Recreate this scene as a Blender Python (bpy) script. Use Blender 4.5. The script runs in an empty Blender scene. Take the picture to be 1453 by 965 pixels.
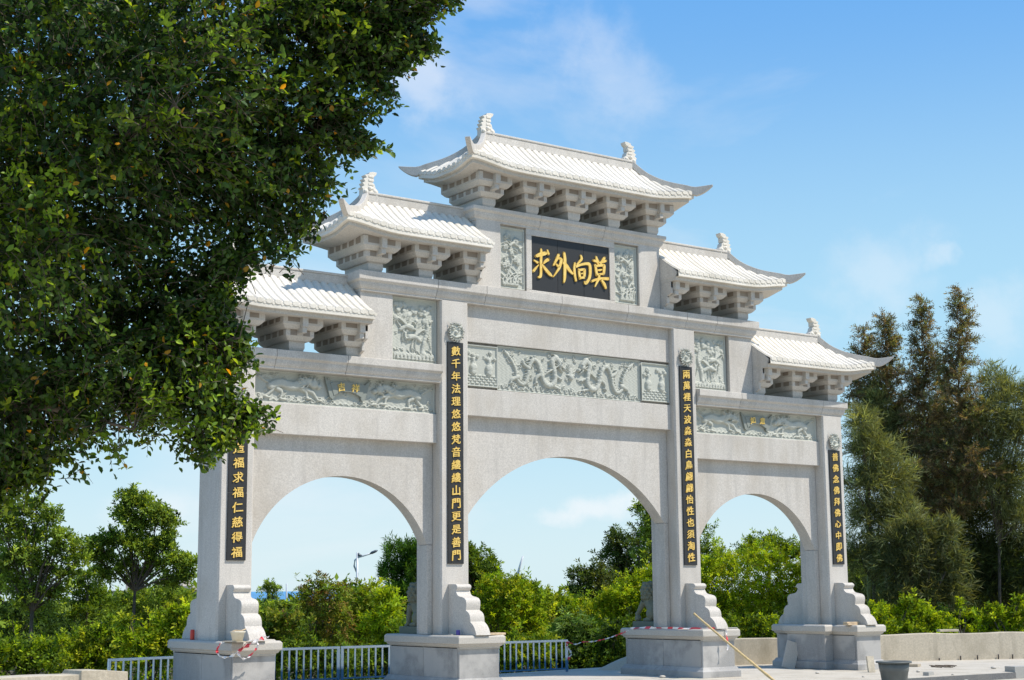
import bpy, bmesh, math, random
import numpy as np
from mathutils import Vector, Matrix

random.seed(7); rng = np.random.default_rng(7)
sc = bpy.context.scene

# ---------------------------------------------------------------- camera
CAM = np.array([-18.333, -23.5902, 1.65]); YAW, PITCH, ROLL, FPX = 0.6182, 0.1658, -0.0085, 2159.73
_r = np.array([math.cos(YAW), -math.sin(YAW), 0.0])
_h = np.array([math.sin(YAW), math.cos(YAW), 0.0])
_f = _h * math.cos(PITCH) + np.array([0, 0, math.sin(PITCH)])
_u = -_h * math.sin(PITCH) + np.array([0, 0, math.cos(PITCH)])
R_ = math.cos(ROLL) * _r + math.sin(ROLL) * _u
U_ = math.cos(ROLL) * _u - math.sin(ROLL) * _r
cam = bpy.data.cameras.new('camera'); cam.sensor_width = 36; cam.lens = FPX / 1453 * 36
cam.clip_start = .1; cam.clip_end = 6000
co = bpy.data.objects.new('camera', cam); sc.collection.objects.link(co); sc.camera = co
M = Matrix(((R_[0], U_[0], -_f[0]), (R_[1], U_[1], -_f[1]), (R_[2], U_[2], -_f[2])))
co.matrix_world = Matrix.Translation(Vector(CAM)) @ M.to_4x4()

def at(px, py, D):
    """photo pixel and distance along the view -> world point (arrays allowed)"""
    px = np.asarray(px, float); py = np.asarray(py, float); D = np.asarray(D, float)
    v = _f + np.multiply.outer((px - 726.5) / FPX, R_) - np.multiply.outer((py - 482.5) / FPX, U_)
    return CAM + v * D[..., None]

# ---------------------------------------------------------------- light, sky
SUN = np.array([-.87, 1.0, -1.9]); SUN /= np.linalg.norm(SUN)
elev = math.asin(-SUN[2]); az = math.atan2(-SUN[0], -SUN[1])       # clockwise from +Y
sun = bpy.data.lights.new('sun', 'SUN'); sun.energy = 4.9; sun.angle = math.radians(.6); sun.color = (1, .935, .84)
so = bpy.data.objects.new('sun', sun); sc.collection.objects.link(so)
so.rotation_euler = Vector(SUN).to_track_quat('-Z', 'Y').to_euler()
w = bpy.data.worlds.new('World'); sc.world = w; w.use_nodes = True
nt = w.node_tree; N = nt.nodes; L = nt.links; N.clear()
def wn(t, **k):
    n = N.new(t)
    for a, b in k.items(): setattr(n, a, b)
    return n
out = wn('ShaderNodeOutputWorld'); bg = wn('ShaderNodeBackground'); bg.inputs[1].default_value = .108
sky = wn('ShaderNodeTexSky', sky_type='NISHITA', sun_disc=False, sun_elevation=elev, sun_rotation=az, altitude=0, air_density=1.0, dust_density=.6, ozone_density=2.0)
tc = wn('ShaderNodeTexCoord'); mp = wn('ShaderNodeMapping'); mp.inputs['Scale'].default_value = (1, 1, 2.6)
n1 = wn('ShaderNodeTexNoise'); n1.inputs['Scale'].default_value = 3.1; n1.inputs['Detail'].default_value = 7; n1.inputs['Roughness'].default_value = .55; n1.inputs['Distortion'].default_value = .5
cr = wn('ShaderNodeValToRGB'); cr.color_ramp.elements[0].position = .53; cr.color_ramp.elements[1].position = .80
cr.color_ramp.elements[1].color = (.6, .6, .6, 1)
mix = wn('ShaderNodeMixRGB'); mix.inputs[2].default_value = (8.2, 8.3, 8.6, 1)
hsv = wn('ShaderNodeMixRGB'); hsv.inputs[0].default_value = .88          # clear, slightly milky air: bluer towards the zenith, pale at the horizon
sxyz = wn('ShaderNodeSeparateXYZ'); grd = wn('ShaderNodeValToRGB'); grd.color_ramp.interpolation = 'EASE'
ge = grd.color_ramp.elements
while len(ge) < 4: ge.new(.5)
for el_, (p_, c_) in zip(ge, ((.0, (.72, .91, .98)), (.16, (.47, .79, 1.0)), (.40, (.16, .46, .95)), (1.0, (.07, .24, .62)))): el_.position = p_; el_.color = (*c_, 1)
gm = wn('ShaderNodeMixRGB', blend_type='MULTIPLY'); gm.inputs[0].default_value = 1; gm.inputs[2].default_value = (8.7, 8.7, 8.7, 1)
L.new(tc.outputs['Generated'], sxyz.inputs[0]); L.new(sxyz.outputs[2], grd.inputs[0]); L.new(grd.outputs[0], gm.inputs[1])
L.new(tc.outputs['Generated'], mp.inputs[0]); L.new(mp.outputs[0], n1.inputs[0]); L.new(n1.outputs[0], cr.inputs[0])
L.new(sky.outputs[0], hsv.inputs[1]); L.new(gm.outputs[0], hsv.inputs[2]); L.new(hsv.outputs[0], mix.inputs[1]); L.new(cr.outputs[0], mix.inputs[0])
_last = mix.outputs[0]
for px_, py_, rad_, el_, st_ in ((868, 100, .050, 1.0, .26), (800, 40, .035, .8, .18), (605, 112, .034, 1, .34), (850, 722, .030, 3.0, .55), (905, 712, .022, 2.5, .5), (800, 735, .018, 2.5, .4), (1340, 358, .017, 1.4, .28), (1250, 400, .05, 1.2, .28), (1400, 455, .045, 1.3, .28), (240, 720, .05, 2.5, .3)):
    d_ = at(px_, py_, 1.0)-CAM; d_ = d_/np.linalg.norm(d_)
    sb = wn('ShaderNodeVectorMath', operation='SUBTRACT'); sb.inputs[1].default_value = tuple(d_); L.new(tc.outputs['Generated'], sb.inputs[0])
    ml = wn('ShaderNodeVectorMath', operation='MULTIPLY'); ml.inputs[1].default_value = (1, 1, el_); L.new(sb.outputs[0], ml.inputs[0])
    nz = wn('ShaderNodeTexNoise'); nz.inputs['Scale'].default_value = .9/rad_; nz.inputs['Detail'].default_value = 6; nz.inputs['Roughness'].default_value = .6; L.new(tc.outputs['Generated'], nz.inputs[0])
    ln_ = wn('ShaderNodeVectorMath', operation='LENGTH'); L.new(ml.outputs[0], ln_.inputs[0])
    dv = wn('ShaderNodeMath', operation='DIVIDE'); dv.inputs[1].default_value = rad_; L.new(ln_.outputs['Value'], dv.inputs[0])
    sm_ = wn('ShaderNodeMath', operation='SUBTRACT'); L.new(nz.outputs[0], sm_.inputs[0]); m2 = wn('ShaderNodeMath', operation='MULTIPLY'); m2.inputs[1].default_value = .42; L.new(dv.outputs[0], m2.inputs[0]); L.new(m2.outputs[0], sm_.inputs[1])
    rr_ = wn('ShaderNodeMapRange', interpolation_type='SMOOTHSTEP'); rr_.inputs['From Min'].default_value = .08; rr_.inputs['From Max'].default_value = .50; rr_.inputs['To Max'].default_value = st_; L.new(sm_.outputs[0], rr_.inputs['Value'])
    mm_ = wn('ShaderNodeMixRGB'); mm_.inputs[2].default_value = (8.6, 8.7, 8.9, 1); L.new(rr_.outputs[0], mm_.inputs[0]); L.new(_last, mm_.inputs[1]); _last = mm_.outputs[0]
L.new(_last, bg.inputs[0]); L.new(bg.outputs[0], out.inputs[0])
sc.view_settings.view_transform = 'Standard'; sc.view_settings.look = 'None'; sc.view_settings.exposure = 0.08; sc.view_settings.gamma = 1
sc.cycles.max_bounces = 6

# ---------------------------------------------------------------- helpers
C = sc.collection
def tag(o, label=None, cat=None, group=None, kind=None):
    if label: o['label'] = label
    if cat: o['category'] = cat
    if group: o['group'] = group
    if kind: o['kind'] = kind
    return o
def thing(name, loc, label, cat, group=None, rz=0):
    o = bpy.data.objects.new(name, None); C.objects.link(o); o.location = loc; o.rotation_euler = (0, 0, rz); o.empty_display_size = .2
    return tag(o, label, cat, group)
def link(name, me, parent=None, loc=None, rot=None, scale=None):
    o = bpy.data.objects.new(name, me); C.objects.link(o)
    if parent: o.parent = parent
    if loc is not None: o.location = loc
    if rot is not None: o.rotation_euler = rot
    if scale is not None: o.scale = scale
    return o
class MB:
    def __init__(s): s.v = []; s.f = []; s.sm = []
    def add(s, vs, fs, smooth=False):
        b = len(s.v); s.v += [tuple(map(float, q)) for q in vs]
        for q in fs: s.f.append([b + i for i in q]); s.sm.append(smooth)
        return s
    def box(s, x0, x1, y0, y1, z0, z1):
        return s.add([(x0,y0,z0),(x1,y0,z0),(x1,y1,z0),(x0,y1,z0),(x0,y0,z1),(x1,y0,z1),(x1,y1,z1),(x0,y1,z1)],
                     [(0,3,2,1),(4,5,6,7),(0,1,5,4),(1,2,6,5),(2,3,7,6),(3,0,4,7)])
    def prism(s, poly, a0, a1, axis='x', smooth=False):
        """poly in the two other axes (x: (y,z); y: (x,z); z: (x,y)), extruded a0..a1"""
        n = len(poly)
        def P(p, a): return (a, p[0], p[1]) if axis == 'x' else ((p[0], a, p[1]) if axis == 'y' else (p[0], p[1], a))
        vs = [P(p, a0) for p in poly] + [P(p, a1) for p in poly]
        fs = [(i, (i+1) % n, n + (i+1) % n, n + i) for i in range(n)]
        b = len(s.v); s.add(vs, fs, smooth)
        for q in ([b+i for i in range(n)][::-1], [b+n+i for i in range(n)]): s.f.append(q); s.sm.append(False)
        return s
    def tube(s, pts, rad, n=8, caps=True, sy=1.0):
        pts = [Vector(p) for p in pts]; m = len(pts); rad = rad if hasattr(rad, '__len__') else [rad]*m
        b = len(s.v); ref = Vector((0, 0, 1))
        for i, p in enumerate(pts):
            t = (pts[min(i+1, m-1)] - pts[max(i-1, 0)]); t = t.normalized() if t.length > 1e-9 else Vector((0,0,1))
            a = t.cross(ref)
            if a.length < .05: a = t.cross(Vector((1, 0, 0)))
            a.normalize(); c = a.cross(t)
            for k in range(n):
                th = 2*math.pi*k/n; q = p + a*math.cos(th)*rad[i] + c*math.sin(th)*rad[i]*sy; s.v.append(tuple(q))
        for i in range(m-1):
            for k in range(n):
                k2 = (k+1) % n; s.f.append([b+i*n+k, b+i*n+k2, b+(i+1)*n+k2, b+(i+1)*n+k]); s.sm.append(True)
        if caps:
            s.f.append([b+k for k in range(n)][::-1]); s.sm.append(False); s.f.append([b+(m-1)*n+k for k in range(n)]); s.sm.append(False)
        return s
    def lathe(s, prof, cx=0, cy=0, n=24, sx=1, sy=1):
        b = len(s.v); m = len(prof)
        for r, z in prof:
            for k in range(n):
                th = 2*math.pi*k/n; s.v.append((cx + r*sx*math.cos(th), cy + r*sy*math.sin(th), z))
        for i in range(m-1):
            for k in range(n):
                k2 = (k+1) % n; s.f.append([b+i*n+k, b+i*n+k2, b+(i+1)*n+k2, b+(i+1)*n+k]); s.sm.append(True)
        return s
    def ball(s, c, r, n=8, sc3=(1,1,1)):
        b = len(s.v); m = n//2 + 1
        for i in range(m+1):
            ph = math.pi*i/m
            for k in range(n):
                th = 2*math.pi*k/n
                s.v.append((c[0]+r*sc3[0]*math.sin(ph)*math.cos(th), c[1]+r*sc3[1]*math.sin(ph)*math.sin(th), c[2]-r*sc3[2]*math.cos(ph)))
        for i in range(m):
            for k in range(n):
                k2 = (k+1) % n; s.f.append([b+i*n+k, b+i*n+k2, b+(i+1)*n+k2, b+(i+1)*n+k]); s.sm.append(True)
        return s
    def mesh(s, name, mat):
        me = bpy.data.meshes.new(name); me.from_pydata(s.v, [], s.f)
        bm = bmesh.new(); bm.from_mesh(me)
        bmesh.ops.remove_doubles(bm, verts=bm.verts, dist=1e-5) if len(s.v) < 3000 and any(s.sm) else None
        bmesh.ops.recalc_face_normals(bm, faces=bm.faces)
        if not any(s.sm): pass
        bm.to_mesh(me); bm.free()
        if any(s.sm) and len(me.polygons) == len(s.sm): me.polygons.foreach_set('use_smooth', s.sm)
        elif any(s.sm): me.polygons.foreach_set('use_smooth', [True]*len(me.polygons))
        if mat: me.materials.append(mat)
        return me
    def build(s, name, mat, parent=None, bevel=0, **k):
        o = link(name, s.mesh(name, mat), parent, **k)
        if bevel:
            m = o.modifiers.new('bevel', 'BEVEL'); m.width = bevel; m.segments = 2; m.limit_method = 'ANGLE'; m.angle_limit = math.radians(40)
        return o
def npmesh(name, V, F, mat, col=None, smooth=False):
    """V (n,3), F (m,k) arrays of equal-sided faces"""
    me = bpy.data.meshes.new(name); V = np.ascontiguousarray(V, np.float32); F = np.ascontiguousarray(F, np.int32)
    m, k = F.shape
    me.vertices.add(len(V)); me.vertices.foreach_set('co', V.ravel())
    me.loops.add(m*k); me.loops.foreach_set('vertex_index', F.ravel())
    me.polygons.add(m); me.polygons.foreach_set('loop_start', np.arange(0, m*k, k, dtype=np.int32)); me.polygons.foreach_set('loop_total', np.full(m, k, np.int32))
    if smooth: me.polygons.foreach_set('use_smooth', np.ones(m, bool))
    me.update()
    if col is not None:
        a = me.color_attributes.new('tint', 'FLOAT_COLOR', 'POINT')
        c4 = np.ones((len(V), 4), np.float32); c4[:, :3] = col; a.data.foreach_set('color', c4.ravel())
    me.materials.append(mat); return me

# ---------------------------------------------------------------- materials
def newmat(name):
    m = bpy.data.materials.new(name); m.use_nodes = True; t = m.node_tree; b = t.nodes['Principled BSDF']; return m, t, b
def noise(t, scale, detail=4, rough=.5, coord='Object', mscale=None):
    c = t.nodes.new('ShaderNodeTexCoord'); n = t.nodes.new('ShaderNodeTexNoise'); n.inputs['Scale'].default_value = scale
    n.inputs['Detail'].default_value = detail; n.inputs['Roughness'].default_value = rough
    if mscale:
        mm = t.nodes.new('ShaderNodeMapping'); mm.inputs['Scale'].default_value = mscale
        t.links.new(c.outputs[coord], mm.inputs[0]); t.links.new(mm.outputs[0], n.inputs[0])
    else: t.links.new(c.outputs[coord], n.inputs[0])
    return n
def ramp(t, src, stops):
    r = t.nodes.new('ShaderNodeValToRGB'); e = r.color_ramp.elements
    while len(e) < len(stops): e.new(.5)
    for el, (p, c) in zip(e, stops): el.position = p; el.color = (*c, 1) if len(c) == 3 else c
    t.links.new(src, r.inputs[0]); return r
def mixc(t, fac, a, b, mode='MIX'):
    m = t.nodes.new('ShaderNodeMixRGB'); m.blend_type = mode
    for i, s in ((0, fac), (1, a), (2, b)):
        if hasattr(s, 'links'): t.links.new(s, m.inputs[i])
        else: m.inputs[i].default_value = s if i == 0 else (*s, 1)
    return m.outputs[0]
def stone(name, base, speck=.12, stain=.12, staincol=(.30, .27, .22), rough=.75, bump=.5, spscale=48, blotch=0, blotchcol=(.2,.2,.2), streak=0, vary=.05):
    m, t, b = newmat(name)
    g = noise(t, spscale, 3, .8)
    lo = tuple(c*(1-speck) for c in base); hi = tuple(min(.95, c*(1+speck)) for c in base)
    r = ramp(t, g.outputs[0], [(.3, lo), (.5, base), (.7, hi)])
    d = noise(t, 1.3, 6, .62, mscale=(1, 1, .55)); dr = ramp(t, d.outputs[0], [(.46, (0,0,0)), (.78, (1,1,1))])
    sc_ = t.nodes.new('ShaderNodeMath'); sc_.operation = 'MULTIPLY'; sc_.inputs[1].default_value = stain; t.links.new(dr.outputs[0], sc_.inputs[0])
    col = mixc(t, sc_.outputs[0], r.outputs[0], staincol)
    if streak:
        s_ = noise(t, 5.5, 4, .6, mscale=(1, 1, .10)); sr = ramp(t, s_.outputs[0], [(.52, (0,0,0)), (.72, (1,1,1))])
        k = t.nodes.new('ShaderNodeMath'); k.operation = 'MULTIPLY'; k.inputs[1].default_value = streak; t.links.new(sr.outputs[0], k.inputs[0])
        col = mixc(t, k.outputs[0], col, tuple(c*.62 for c in base))
    if blotch:
        s_ = noise(t, 1.15, 4, .55); sr = ramp(t, s_.outputs[0], [(.47, (0,0,0)), (.56, (1,1,1))])
        k = t.nodes.new('ShaderNodeMath'); k.operation = 'MULTIPLY'; k.inputs[1].default_value = blotch; t.links.new(sr.outputs[0], k.inputs[0])
        col = mixc(t, k.outputs[0], col, blotchcol)
    oi = t.nodes.new('ShaderNodeObjectInfo'); mr = t.nodes.new('ShaderNodeMapRange'); mr.inputs['To Min'].default_value = 1-vary; mr.inputs['To Max'].default_value = 1+vary; t.links.new(oi.outputs['Random'], mr.inputs['Value'])
    cb = t.nodes.new('ShaderNodeCombineColor'); [t.links.new(mr.outputs[0], cb.inputs[i_]) for i_ in range(3)]
    col = mixc(t, 1.0, col, cb.outputs[0], 'MULTIPLY')
    t.links.new(col, b.inputs['Base Color']); b.inputs['Roughness'].default_value = rough
    bp = t.nodes.new('ShaderNodeBump'); bp.inputs['Strength'].default_value = bump; bp.inputs['Distance'].default_value = .004
    t.links.new(g.outputs[0], bp.inputs['Height']); t.links.new(bp.outputs[0], b.inputs['Normal'])
    return m
def flat(name, col, rough=.6, metal=0, var=.1, scale=20):
    m, t, b = newmat(name); n = noise(t, scale, 4)
    r = ramp(t, n.outputs[0], [(.3, tuple(c*(1-var) for c in col)), (.7, tuple(min(1, c*(1+var)) for c in col))])
    t.links.new(r.outputs[0], b.inputs['Base Color']); b.inputs['Roughness'].default_value = rough; b.inputs['Metallic'].default_value = metal
    return m
GRAN = stone('light_granite', (.545, .51, .46), speck=.24, stain=.6, staincol=(.36, .31, .24), streak=.38)
GRAN2 = stone('bracket_granite', (.53, .495, .44), speck=.2, stain=.35, staincol=(.42, .35, .27), streak=.15)
TILE = stone('white_roof_stone', (.74, .69, .60), speck=.14, stain=.55, staincol=(.46, .41, .31), rough=.7, streak=.2)
RELIEF = stone('green_relief_stone', (.47, .475, .415), speck=.12, stain=.5, staincol=(.35, .36, .30), spscale=60)
RELIEF_DK = stone('dark_relief_stone', (.235, .255, .225), speck=.08, stain=.1)
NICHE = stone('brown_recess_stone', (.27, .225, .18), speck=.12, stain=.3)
BLACK = stone('black_polished_granite', (.020, .020, .020), speck=.25, stain=.2, staincol=(.045,.04,.035), rough=.5, bump=.02)
BASE = stone('grey_pedestal_granite', (.32, .31, .295), speck=.2, stain=.45, staincol=(.17, .175, .18), blotch=.6, blotchcol=(.50, .48, .45), streak=.45)
CAPM = stone('pedestal_cap_granite', (.50, .465, .41), speck=.2, stain=.5, staincol=(.42, .39, .34))
LIONM = stone('lion_stone', (.165, .175, .125), speck=.15, stain=.5, staincol=(.13, .14, .10), bump=.5, spscale=40)
CONC = stone('concrete', (.52, .455, .35), speck=.18, stain=.8, staincol=(.25, .21, .14), spscale=22, streak=.6)
PAVE = stone('paving_concrete', (.50, .455, .38), speck=.16, stain=.75, staincol=(.30, .26, .19), spscale=18)
DARKEDGE = stone('dark_edge_concrete', (.13, .13, .13), speck=.3, stain=.5, staincol=(.25, .23, .2))
SLABM = stone('grey_slab', (.37, .36, .33), speck=.1, stain=.2)
SAND = stone('sand', (.45, .38, .28), speck=.2, stain=.3, spscale=60)
EARTH = stone('earth', (.10, .085, .055), speck=.3, stain=.6, staincol=(.05, .07, .02), spscale=12, rough=.95)
GOLD, _t, _b = newmat('gold_paint'); _n = noise(_t, 14, 3)
_rr = ramp(_t, _n.outputs[0], [(.3, (.80, .50, .09)), (.7, (.92, .66, .20))]); _t.links.new(_rr.outputs[0], _b.inputs['Base Color']); _b.inputs['Roughness'].default_value = .42; _b.inputs['Metallic'].default_value = .15
WHITEP = flat('white_paint', (.90, .89, .86), .4, var=.05)
WOOD = flat('raw_wood', (.55, .42, .27), .7, var=.2, scale=9)
BAMB = flat('bamboo', (.66, .48, .22), .5, var=.15, scale=12)
RUBBER = flat('grey_plastic', (.12, .13, .125), .55, var=.15, scale=6)
WPLAS = flat('cream_plastic', (.72, .66, .52), .45, var=.08)
REDP = flat('red_paint', (.55, .05, .03), .4); PURP = flat('purple_paint', (.12, .08, .35), .4); RUST = flat('rusty_iron', (.05, .04, .035), .7, var=.3)
BARK = flat('bark', (.11, .085, .06), .9, var=.35, scale=8); BARKP = flat('pale_bark', (.26, .23, .18), .9, var=.3, scale=8); BARKY = flat('yellow_green_bark', (.22, .24, .08), .8, var=.3, scale=6)
LAMPM = flat('lamp_paint', (.62, .64, .66), .4); LAMPD = flat('lamp_head', (.10, .12, .14), .4)
BLUER = flat('blue_sheet_roof', (.10, .27, .46), .5, var=.1, scale=.5); SHEDW = flat('shed_wall', (.16, .23, .29), .8, var=.2, scale=.4)
HOUSEW = flat('pale_render', (.45, .41, .36), .8, var=.15, scale=.6); DKWIN = flat('dark_window', (.06, .07, .08), .3)
def leafmat(name, trans=.42, spec=.3, rough=.5):
    m, t, b = newmat(name); a = t.nodes.new('ShaderNodeVertexColor'); a.layer_name = 'tint'
    t.links.new(a.outputs[0], b.inputs['Base Color']); b.inputs['Roughness'].default_value = rough
    b.inputs['Specular IOR Level'].default_value = spec
    tr = t.nodes.new('ShaderNodeBsdfTranslucent'); mx = t.nodes.new('ShaderNodeMixShader'); mx.inputs[0].default_value = trans
    c2 = t.nodes.new('ShaderNodeMixRGB'); c2.blend_type = 'MULTIPLY'; c2.inputs[0].default_value = 1; c2.inputs[2].default_value = (1.5, 1.35, .45, 1)
    t.links.new(a.outputs[0], c2.inputs[1]); t.links.new(c2.outputs[0], tr.inputs[0])
    o = t.nodes['Material Output']; t.links.new(b.outputs[0], mx.inputs[1]); t.links.new(tr.outputs[0], mx.inputs[2]); t.links.new(mx.outputs[0], o.inputs[0])
    return m
LEAF = leafmat('leaf', .45, .15, .6); LEAFG = leafmat('glossy_leaf', .36, .32, .45)
# railing bars: white paint above, blue paint below, uneven border
BARP, _t, _b = newmat('white_and_blue_paint'); _c = _t.nodes.new('ShaderNodeTexCoord'); _s = _t.nodes.new('ShaderNodeSeparateXYZ'); _t.links.new(_c.outputs['Object'], _s.inputs[0])
_rr = ramp(_t, _s.outputs[2], [(.23, (.035, .15, .30)), (.31, (.90, .89, .86))]); _t.links.new(_rr.outputs[0], _b.inputs['Base Color']); _b.inputs['Roughness'].default_value = .45
# red and white barrier tape
TAPE, _t, _b = newmat('barrier_tape'); _c = _t.nodes.new('ShaderNodeTexCoord'); _w = _t.nodes.new('ShaderNodeTexWave'); _w.inputs['Scale'].default_value = 1.9; _w.bands_direction = 'DIAGONAL'
_t.links.new(_c.outputs['Object'], _w.inputs[0]); _rr = ramp(_t, _w.outputs[0], [(.52, (.82, .78, .76)), (.60, (.72, .06, .08))]); _t.links.new(_rr.outputs[0], _b.inputs['Base Color']); _b.inputs['Roughness'].default_value = .45

# ---------------------------------------------------------------- the setting
def sheet(name, pts, z, mat):
    me = bpy.data.meshes.new(name); me.from_pydata([(x, y, z) for x, y in pts], [], [list(range(len(pts)))]); me.materials.append(mat)
    return tag(link(name, me), kind='structure')
GZ = -1.3
sheet('ground', [(-2500, -2500), (2500, -2500), (2500, 2500), (-2500, 2500)], GZ, EARTH)
EDGE = [(-60, 3.55), (.2, 3.42), (4.62, 4.33), (6.5, 4.5), (7.0, 3.15), (14.14, .62), (40, -8.6)]      # back edge of the terrace
plat = MB(); plat.prism([(-60, -3.52), (40, -3.52), (40, -8.6+.001)][:2] + EDGE[::-1], -1.29, 0, 'z')
tag(plat.build('terrace_paving', PAVE), kind='structure')
low = MB(); low.prism([(-60, -60), (60, -60), (60, -3.55), (-60, -3.55)], -1.28, -.13, 'z'); tag(low.build('forecourt_ground', PAVE), kind='structure')
edge = MB(); edge.box(-60, 40, -3.553, -3.515, -.2, -.006); tag(edge.build('terrace_edge_kerb', DARKEDGE), kind='structure')

# ---------------------------------------------------------------- the memorial archway
A, B, W = 2.876, 7.255, .3185
YC = .45; CT = .86
gate = thing('memorial_archway', (0, 0, 0), 'white granite Chinese memorial archway with three arches and tiled stone roofs', 'archway')
def part(name, mb, mat=GRAN, bevel=.012, **k): return mb.build(name, mat, gate, bevel, **k)

PT = .945
# pedestals
def slabs(ped, x0, x1, y0, y1, z0, z1, splits_x=1, splits_y=2):
    """facing slabs round a core, joints recessed"""
    core = MB(); core.box(x0+.02, x1-.02, y0+.02, y1-.02, z0, z1); core.build('core', NICHE, ped)
    g = .004
    for k in range(splits_x):
        xa = x0 + (x1-x0)*k/splits_x; xb = x0 + (x1-x0)*(k+1)/splits_x
        MB().box(xa+g, xb-g, y0, y0+.05, z0+.001, z1-.001).build('stone_slab', BASE, ped, .006); MB().box(xa+g, xb-g, y1-.05, y1, z0+.001, z1-.001).build('stone_slab', BASE, ped, .006)
    for k in range(splits_y):
        ya = y0+.052 + (y1-y0-.104)*k/splits_y; yb = y0+.052 + (y1-y0-.104)*(k+1)/splits_y
        MB().box(x0, x0+.05, ya+g, yb-g, z0+.001, z1-.001).build('stone_slab', BASE, ped, .006); MB().box(x1-.05, x1, ya+g, yb-g, z0+.001, z1-.001).build('stone_slab', BASE, ped, .006)
def cap_profile(d):
    return [(-d+.035, PT-.215), (-d+.035, PT-.185), (-d+.02, PT-.16), (-d+.0, PT-.135), (-d+.0, PT-.03), (-d+.018, PT-.008), (-d+.04, PT)]
def ring_slab(x0, x1, y0, y1, prof, cx, cy):
    """prof (inset,z) bottom to top; rectangular moulded slab"""
    m = MB(); vs = []
    for i, z in prof: vs += [(x0+i, y0+i, z), (x1-i, y0+i, z), (x1-i, y1-i, z), (x0+i, y1-i, z)]
    fs = [(3, 2, 1, 0)] + [(4*k+a, 4*k+(a+1) % 4, 4*k+4+(a+1) % 4, 4*k+4+a) for k in range(len(prof)-1) for a in range(4)] + [tuple(4*(len(prof)-1)+a for a in range(4))]
    return m.add(vs, fs)
CAPP = [(.075, PT-.235), (.075, PT-.2), (.045, PT-.19), (.03, PT-.155), (.0, PT-.145), (.0, PT-.03), (.03, PT)]
PED = {}
for cx, hw, outer in ((-B, .4536, -1), (-A, .5043, 0), (A, .5043, 0), (B, .4536, 1)):
    ped = link('pedestal', None, gate); PED[cx] = ped
    bw = hw - .075; f, b = -.775, 1.60
    slabs(ped, cx-bw, cx+bw, f, b, .0, PT-.2, 1, 2)
    pl = ring_slab(cx-bw-.085, cx+bw+.085, f-.085, b+.085, [(0, .0), (0, .12), (.03, .15), (.06, .20)], 0, 0); pl.build('plinth', BASE, ped, .006)
    ring_slab(cx-hw, cx+hw, -.8775, 1.6831, CAPP, 0, 0).build('pedestal_cap', CAPM, ped, .01)
    if outer:                                                      # widening that carries the arch wall
        s = -outer; xa, xb = sorted((cx + s*(bw+.002), cx + s*(bw+.26)))
        MB().box(xa, xb, -.10, 1.02, .0, PT-.2).build('stone_slab', BASE, ped, .006)
        MB().box(xa-.06, xb+.06, -.16, 1.08, .0, .17).build('plinth', BASE, ped, .02)
        xa, xb = sorted((cx + s*(hw-.05), cx + s*(hw+.25)))
        ring_slab(xa, xb, -.18, 1.10, [(i, z+.003) for i, z in CAPP], 0, 0).build('pedestal_cap', CAPM, ped, .01)

# columns
def column(cx, top):
    m = MB(); c = .035; h = W
    m.prism([(cx-h+c, 0), (cx+h-c, 0), (cx+h-.006, .0+c), (cx+h-.006, CT-c), (cx+h-c, CT), (cx-h+c, CT), (cx-h+.006, CT-c), (cx-h+.006, c)], PT-.002, top, 'z')
    part('column', m, bevel=.006)
for cx, top in ((-B, 5.56), (-A, 7.13), (A, 7.13), (B, 5.56)): column(cx, top)

# arched walls
def arch_wall(x0, x1, jl, spring, crown, top, y0=.28, y1=.58):
    """wall between x0 and x1, opening jl inside each side, jambs down to the pedestal caps"""
    a = (x1-x0)/2 - jl; cx = (x0+x1)/2; rise = crown - spring; R = (a*a + rise*rise)/(2*rise); zc = crown - R
    th = math.asin(a/R) if zc < spring else math.pi - math.asin(a/R)
    n = 40; arc = [(cx + R*math.sin(-th + 2*th*k/n), zc + R*math.cos(-th + 2*th*k/n)) for k in range(n+1)]
    m = MB(); vs = []; fs = []
    xs = [x0] + [p[0] for p in arc] + [x1]
    zb = [spring] + [p[1] for p in arc] + [spring]
    for y in (y0, y1):
        for x, z in zip(xs, zb): vs += [(x, y, z), (x, y, top)]
    K = len(xs)*2
    for i in range(len(xs)-1):
        a0, b0 = 2*i, 2*i+2
        if abs(xs[i]-xs[i+1]) > 1e-6:
            fs += [(a0, b0, b0+1, a0+1), (K+b0, K+a0, K+a0+1, K+b0+1)]
        fs += [(a0, K+a0, K+b0, b0), (a0+1, b0+1, K+b0+1, K+a0+1)]
    m.add(vs, fs); part('arch_wall', m, bevel=0)
    # thin raised border along the intrados
    rb = MB(); r2 = R + .17; th2 = th*.985
    for k in range(n):
        t0 = -th2 + 2*th2*k/n; t1 = -th2 + 2*th2*(k+1)/n
        def q(r, t, y): return (cx + r*math.sin(t), y, zc + r*math.cos(t))
        b = rb.add([q(R+.001, t0, y0-.006), q(R+.001, t1, y0-.006), q(r2, t1, y0-.006), q(r2, t0, y0-.006), q(r2, t0, y0+.01), q(r2, t1, y0+.01)], [(0, 1, 2, 3), (3, 2, 5, 4)])
    for s, xe in ((1, x0), (-1, x1)):
        xa, xb = sorted((xe - s*.002, xe + s*(jl-.004)))
        j = MB(); j.box(xa, xb, y0+.004, y1-.004, PT-.001, spring-.004); part('jamb', j, bevel=.012)
        xa, xb = sorted((xe + s*.055, xe + s*.056))
arch_wall(-A+W, A-W, .115, 3.08, 4.33, 5.0)
arch_wall(-B+W, -A-W, .115, 2.57, 3.76, 4.44); arch_wall(A+W, B-W, .115, 2.57, 3.76, 4.44)

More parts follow.
